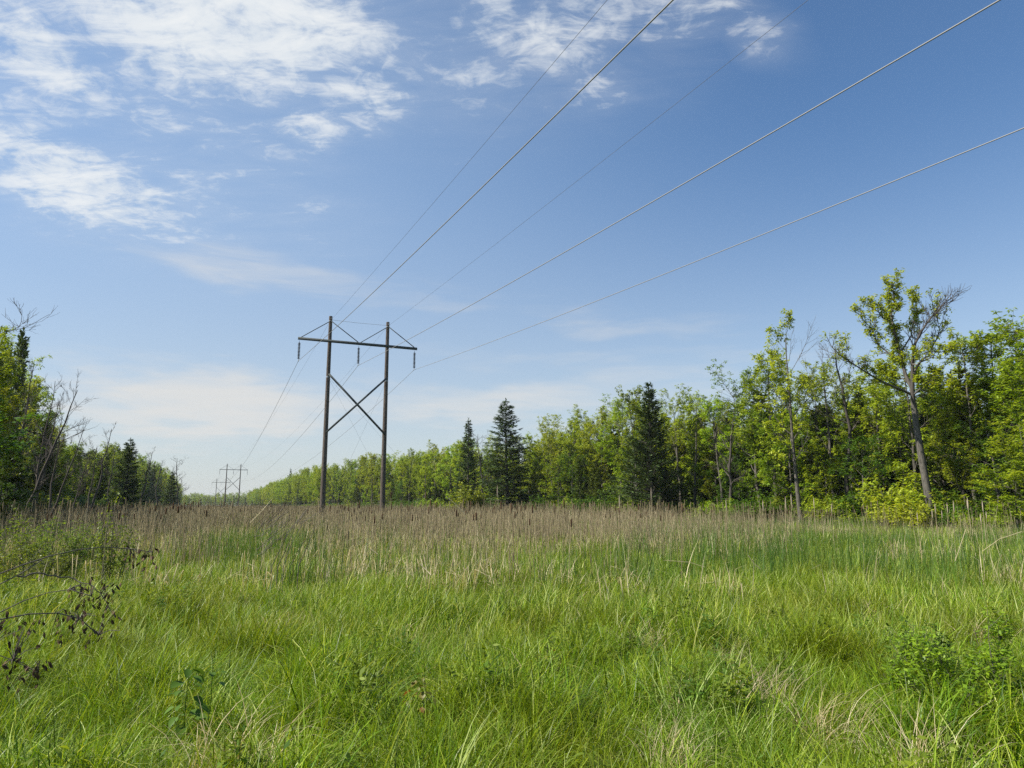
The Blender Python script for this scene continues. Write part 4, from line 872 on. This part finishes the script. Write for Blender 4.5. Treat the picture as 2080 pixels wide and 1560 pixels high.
def dead_branch():
    rs = np.random.default_rng(21); root = np.array([-3.3, 2.9, 0.]); o = empty('dead_branch', root)
    tag(o, 'arching bare brown branches with dark withered leaves at the left edge', 'branch')
    Y0 = 3.1
    paths = [([(-140, 1240, 3.0), (0, 1158, 3.0), (86, 1135, 3.1), (154, 1111, 3.2), (230, 1112, 3.3), (280, 1113, 3.4), (310, 1122, 3.4)], .009, [(248, 318, 1112, 1152, 16)]),
             ([(-120, 1225, 3.0), (0, 1189, 3.0), (36, 1169, 3.05), (86, 1137, 3.1)], .011, []),
             ([(34, 1170, 3.05), (72, 1166, 3.1), (144, 1172, 3.2), (194, 1194, 3.2), (215, 1223, 3.2), (232, 1250, 3.2)], .006, [(190, 235, 1180, 1260, 12)]),
             ([(-100, 1290, 2.8), (0, 1248, 2.9), (54, 1212, 3.0), (108, 1196, 3.0), (152, 1190, 3.0), (185, 1210, 3.0)], .008, [(130, 195, 1180, 1235, 14)]),
             ([(-100, 1270, 2.6), (0, 1256, 2.7), (72, 1244, 2.8), (108, 1239, 2.8), (154, 1240, 2.9), (187, 1266, 2.9), (200, 1290, 2.9)], .010, [(130, 255, 1235, 1290, 18), (60, 200, 1240, 1300, 8)]),
             ([(-100, 1310, 2.5), (0, 1325, 2.6), (36, 1338, 2.6), (79, 1366, 2.6)], .006, [(0, 82, 1300, 1400, 20), (0, 70, 1255, 1290, 10)])]
    lm_ = MB(); 
    lv = []
    for k in range(4):
        m = MB(); L_ = .05; a = rs.uniform(-.5, .5)
        P = np.array([[0, 0, 0], [.010, .004, -.015], [.014, -.003, -.035], [.004, .004, -.055], [-.010, -.006, -.034], [-.009, .006, -.014]]) * [.32, .32, .5] * rs.uniform(.7, 1.2)
        m.add(P, [(0, 1, 2, 5), (5, 2, 3, 4)], rs.uniform(0, 1)); m.add(P + [.002, .005, -.001], [(0, 1, 2, 5), (5, 2, 3, 4)], rs.uniform(0, 1)); lv.append(m.mesh('withered_leaf', m_withered))
    for pts, r, regions in paths:
        P = np.array([at(*p) for p in pts]); P = np.vstack([[root + (0, 0, .25)], P]); 
        if pts[0][0] > 0: P = P[1:]
        b = MB(); s = np.r_[0, np.cumsum(np.linalg.norm(np.diff(P, axis=0), axis=1))]; u = np.linspace(0, s[-1], 22); Q = np.stack([np.interp(u, s, P[:, k]) for k in range(3)], 1)
        Q[1:-1] = (Q[:-2] + 2 * Q[1:-1] + Q[2:]) / 4; Q[1:-1] += rs.normal(0, .003, (20, 3)); b.tube(Q - root, np.linspace(r * .65, r * .2, 22), 6, 1.)
        tw = link('twig', b.mesh('twig', m_bare, True), o)
        for (x0, x1, y0, y1, n) in regions:
            yy = pts[-2][2]
            for j in range(n):
                px = rs.uniform(x0, x1); py = rs.uniform(y0, y1); p = at(px, py, yy + rs.uniform(-.1, .1)); i = np.argmin(np.linalg.norm(Q - p, axis=1)); b2 = MB()
                w = MB(); w.tube(np.array([Q[i], (Q[i] + p) / 2 + (0, 0, .01), p]) - root, [.002, .0016, .001], 3, .4); t2 = link('side_twig', w.mesh('side_twig', m_bare), o)
                for q in range(2):
                    l = link('withered_leaf', lv[(j + q) % 4], o, p - root + rs.normal(0, .018, 3)); l.rotation_euler = tuple(rs.uniform(-.7, .7, 2)) + (rs.uniform(0, 6.28),); l.scale = (rs.uniform(.6, 1.1),) * 3
dead_branch()

def leafmesh(name, m, L_=.07, W_=.05, fold=.25, tone=.5, lobes=0):
    n = 7; t = np.linspace(0, 1, n); w = np.sin(math.pi * t ** .8) ** .8 * W_ / 2
    if lobes: w = w * (1 + .35 * np.sin(t * math.pi * 2 * lobes))
    z = -.22 * L_ * t ** 2; b = MB(); mid = np.stack([t * L_, 0 * t, z], 1); l = np.stack([t * L_, w, z + w * fold], 1); r = np.stack([t * L_, -w, z + w * fold], 1)
    v = np.vstack([l, mid, r]); f = [(i, i + 1, n + i + 1, n + i) for i in range(n - 1)] + [(n + i, n + i + 1, 2 * n + i + 1, 2 * n + i) for i in range(n - 1)]
    b.add(v, f, tone); return b.mesh(name, m, True)
def weed(px, py, Y, H, leafs, n, spread, label, cat='plant', name='leafy_weed', stems_=1, seed=1, mstem=None, lscale=1.):
    """leafs at nodes along upright stems; every large leaf is a part"""
    rs = np.random.default_rng(seed); top = hit(px, py, Y); o = empty(name, (top[0], top[1], 0)); tag(o, label, cat)
    for s in range(stems_):
        dx = rs.normal(0, spread * .8) if s else 0; dy = rs.normal(0, spread * .8) if s else 0; h = top[2] * (1 if s == 0 else rs.uniform(.75, .97)); P = wobble(rs, np.array([dx * .2, dy * .2, 0]), np.array([dx, dy, h]), 8, .012)
        b = MB(); b.tube(P, np.linspace(.005, .002, 8), 5, .4); link('stem', b.mesh('stem', mstem or m_weed, True), o)
        for j in range(n):
            u = 1 - (j / n) * H / top[2]; x = min(u * 7, 6.999); i = int(x); p = P[i] + (P[i + 1] - P[i]) * (x - i)
            a = j * 2.4 + rs.normal(0, .3); pet = .03 + .05 * (j / n); e = rs.uniform(-.1, .5); q = p + np.array([math.cos(a) * pet, math.sin(a) * pet, pet * .5])
            l = link('leaf', leafs[rs.integers(len(leafs))], o, q); l.rotation_euler = (rs.normal(0, .25), rs.uniform(-.2, .6), a); sc = lscale * rs.uniform(.75, 1.2) * (.6 + .5 * min(1, j / 4)); l.scale = (sc,) * 3
    return o
LW = [leafmesh('leaf', m_weed, .085, .055, tone=t, lobes=3) for t in (.3, .6, .9)]
LR_ = [leafmesh('leaf', m_red, .075, .055, tone=t, lobes=2) for t in (0, .5, .75, 1.)]
LY = [leafmesh('leaf', m_yellow, .055, .022, tone=t) for t in (.2, .8)]
LB = [leafmesh('leaf', m_leaf, .045, .03, tone=t) for t in (.2, .6, .95)]
weed(383, 1348, .72, .42, LW, 26, .03, 'dark green leafy weed stem standing in grass, lower left', seed=3, lscale=.95)
weed(430, 1352, .68, .14, LW, 6, .02, 'small green weed tip right beside the tall leafy weed', seed=4, lscale=.9)
weed(858, 1372, .62, .25, LR_, 14, .05, 'maple-like seedling with red and yellow leaves in the grass', cat='seedling', name='seedling', seed=6, stems_=2, lscale=.62)
weed(1110, 1310, .62, .22, LR_[1:], 9, .05, 'reddish tipped sapling in the middle of the grass', cat='seedling', name='seedling', seed=8, stems_=3, lscale=.55, mstem=m_bark)
weed(700, 1492, .6, .25, LY, 16, .05, 'narrow-leaved yellow green plant at the bottom left of centre', seed=10, stems_=3)
weed(1210, 1515, .6, .22, LY, 14, .05, 'feathery green plant at the bottom right of centre', seed=11, stems_=3)
weed(1872, 1395, .6, .2, LY, 12, .05, 'bright green plant below the right hand shrub', seed=12, stems_=3)
weed(1660, 1225, .62, .2, LY, 12, .05, 'bright green herb in the right meadow', seed=13, stems_=3, lscale=1.3)
weed(110, 1500, .6, .2, LY, 12, .06, 'bright green herb in the lower left corner', seed=14, stems_=4)
def low_shrub():
    W, F = shrubby(433, H=.95, Rad=.62, n=24, tone=.35, m=m_leaf, ln=.045, k=7, dens=2.4, st=.4)
    p = hit(1975, 1275, .82); o = empty('low_shrub', (p[0], p[1], 0), 0, (1, 1, p[2] / .9)); link('stem', W, o); link('foliage', F, o); tag(o, 'low green small-leaved shrub in the grass at lower right', 'shrub')
    W, F = shrubby(434, H=1.0, Rad=.22, n=7, tone=.3, m=m_leafd, ln=.045, k=6, dens=1.6, st=.4)
    p = hit(1855, 1240, .85); o = empty('low_shrub', (p[0], p[1], 0), 0, (1, 1, p[2] / .95)); link('stem', W, o); link('foliage', F, o); tag(o, 'thin upright dark shrub left of the low green shrub', 'shrub')
low_shrub()
def straw_tufts():
    for px, py, Y, s, rz, lb in [(1335, 1245, 5.0, 1.0, .2, 'pale dead grass tuft, upper left of the dry ones'), (1490, 1262, 5.0, .85, 0, 'pale dead grass tuft in the middle of the right meadow'), (1575, 1320, 4.2, 1.0, .4, 'tangled straw tuft right of centre'),
                                 (1710, 1370, 3.6, 1.0, -.3, 'arching straw tuft left of the low shrub'), (1925, 1430, 3.1, .95, .3, 'straw tuft below the low shrub'), (520, 1445, 2.9, 1.15, .1, 'bent sheaf of straw lying right of the leafy weed'), (1405, 1400, 3.4, .8, .5, 'small straw tuft at lower right of centre'), (950, 1480, 2.7, .7, 0, 'small tan straw tuft at the bottom centre'), (1480, 1520, 2.6, .8, .8, 'straw tuft at the bottom right'), (460, 1462, 2.8, .8, -.2, 'short straw tuft at the foot of the bent sheaf')]:
        p = hit(px, py, .66); mb = MB(); s *= .92; blades(mb, 120, .22, (.58, .92), (.003, .0055), (1.1, 2.7), lean=(.5, -.1), segs=8, tone=(0, 1), kink=.15)
        o = link('straw_tuft', mb.mesh('straw_tuft', m_straw, True), None, (p[0] - .15, p[1], 0), rz, s * 1.0); tag(o, lb, 'dry grass')
straw_tufts()

# ------------------------------------------------------------------ names for the rows of trees
ORD = 'first second third fourth fifth sixth seventh eighth ninth tenth eleventh twelfth thirteenth fourteenth fifteenth sixteenth seventeenth eighteenth nineteenth twentieth'.split()
WORD = {'leafy': 'leafy tree', 'cedar': 'dark cedar', 'under': 'low spreading leafy tree', 'spruce': 'dark spruce', 'shrub': 'green shrub', 'sparse': 'leafy tree', 'bare': 'bare tree'}
ROWT = {'R1': 'front of right wood', 'R2': 'second row of right wood', 'R3': 'deep in right wood', 'RS': 'foot of right wood', 'L1': 'front of left wood', 'L2': 'deeper in left wood', 'LS': 'foot of left wood'}
def name_rows():
    for row in ROWT:
        marks = [(1885, 'leaning tree'), (1320, 'broad conifer'), (1032, 'tall spruce')] if row[0] == 'R' else [(262, 'drooping spruce')]
        for kind in WORD:
            T = [p for p in placed if p['row'] == row and p['kind'] == kind and not p['done']]
            for side in (1, -1):
                for mx, mn in marks:
                    own = sorted([p for p in T if min(marks, key=lambda q: abs(q[0] - p['px']))[1] == mn and (p['px'] - mx) * side > 0], key=lambda p: abs(p['px'] - mx))
                    for i, p in enumerate(own):
                        lim = 9 if row in ('R1', 'RS', 'L1') else 6
                        if i < lim and -60 < p['px'] < 2140: p['o']['label'] = '%s, %s, %s one %s of the %s' % (WORD[kind], ROWT[row], ORD[i], 'right' if side > 0 else 'left', mn)
                        else:
                            p['o']['label'] = 'farther %s, %s, %s of the %s' % (WORD[kind], ROWT[row], 'right' if side > 0 else 'left', mn)
                            p['o']['group'] = p['o']['label'] + ' group'
name_rows()

# ------------------------------------------------------------------ thin summer haze
def haze():
    mb = MB(); mb.box((0, 0, 11.5), ((4600, 0, 0), (0, 4600, 0), (0, 0, 12.5)))
    m = bpy.data.materials.new('haze'); m.use_nodes = True; nt = m.node_tree; nt.nodes.clear(); o = nt.nodes.new('ShaderNodeOutputMaterial'); v = nt.nodes.new('ShaderNodeVolumePrincipled')
    v.inputs['Color'].default_value = (.86, .93, 1, 1); v.inputs['Density'].default_value = .00013; v.inputs['Anisotropy'].default_value = .1; nt.links.new(v.outputs[0], o.inputs['Volume'])
    tag(link('haze', mb.mesh('haze', m)), 'thin pale haze over the clearing', kind='stuff')
haze()
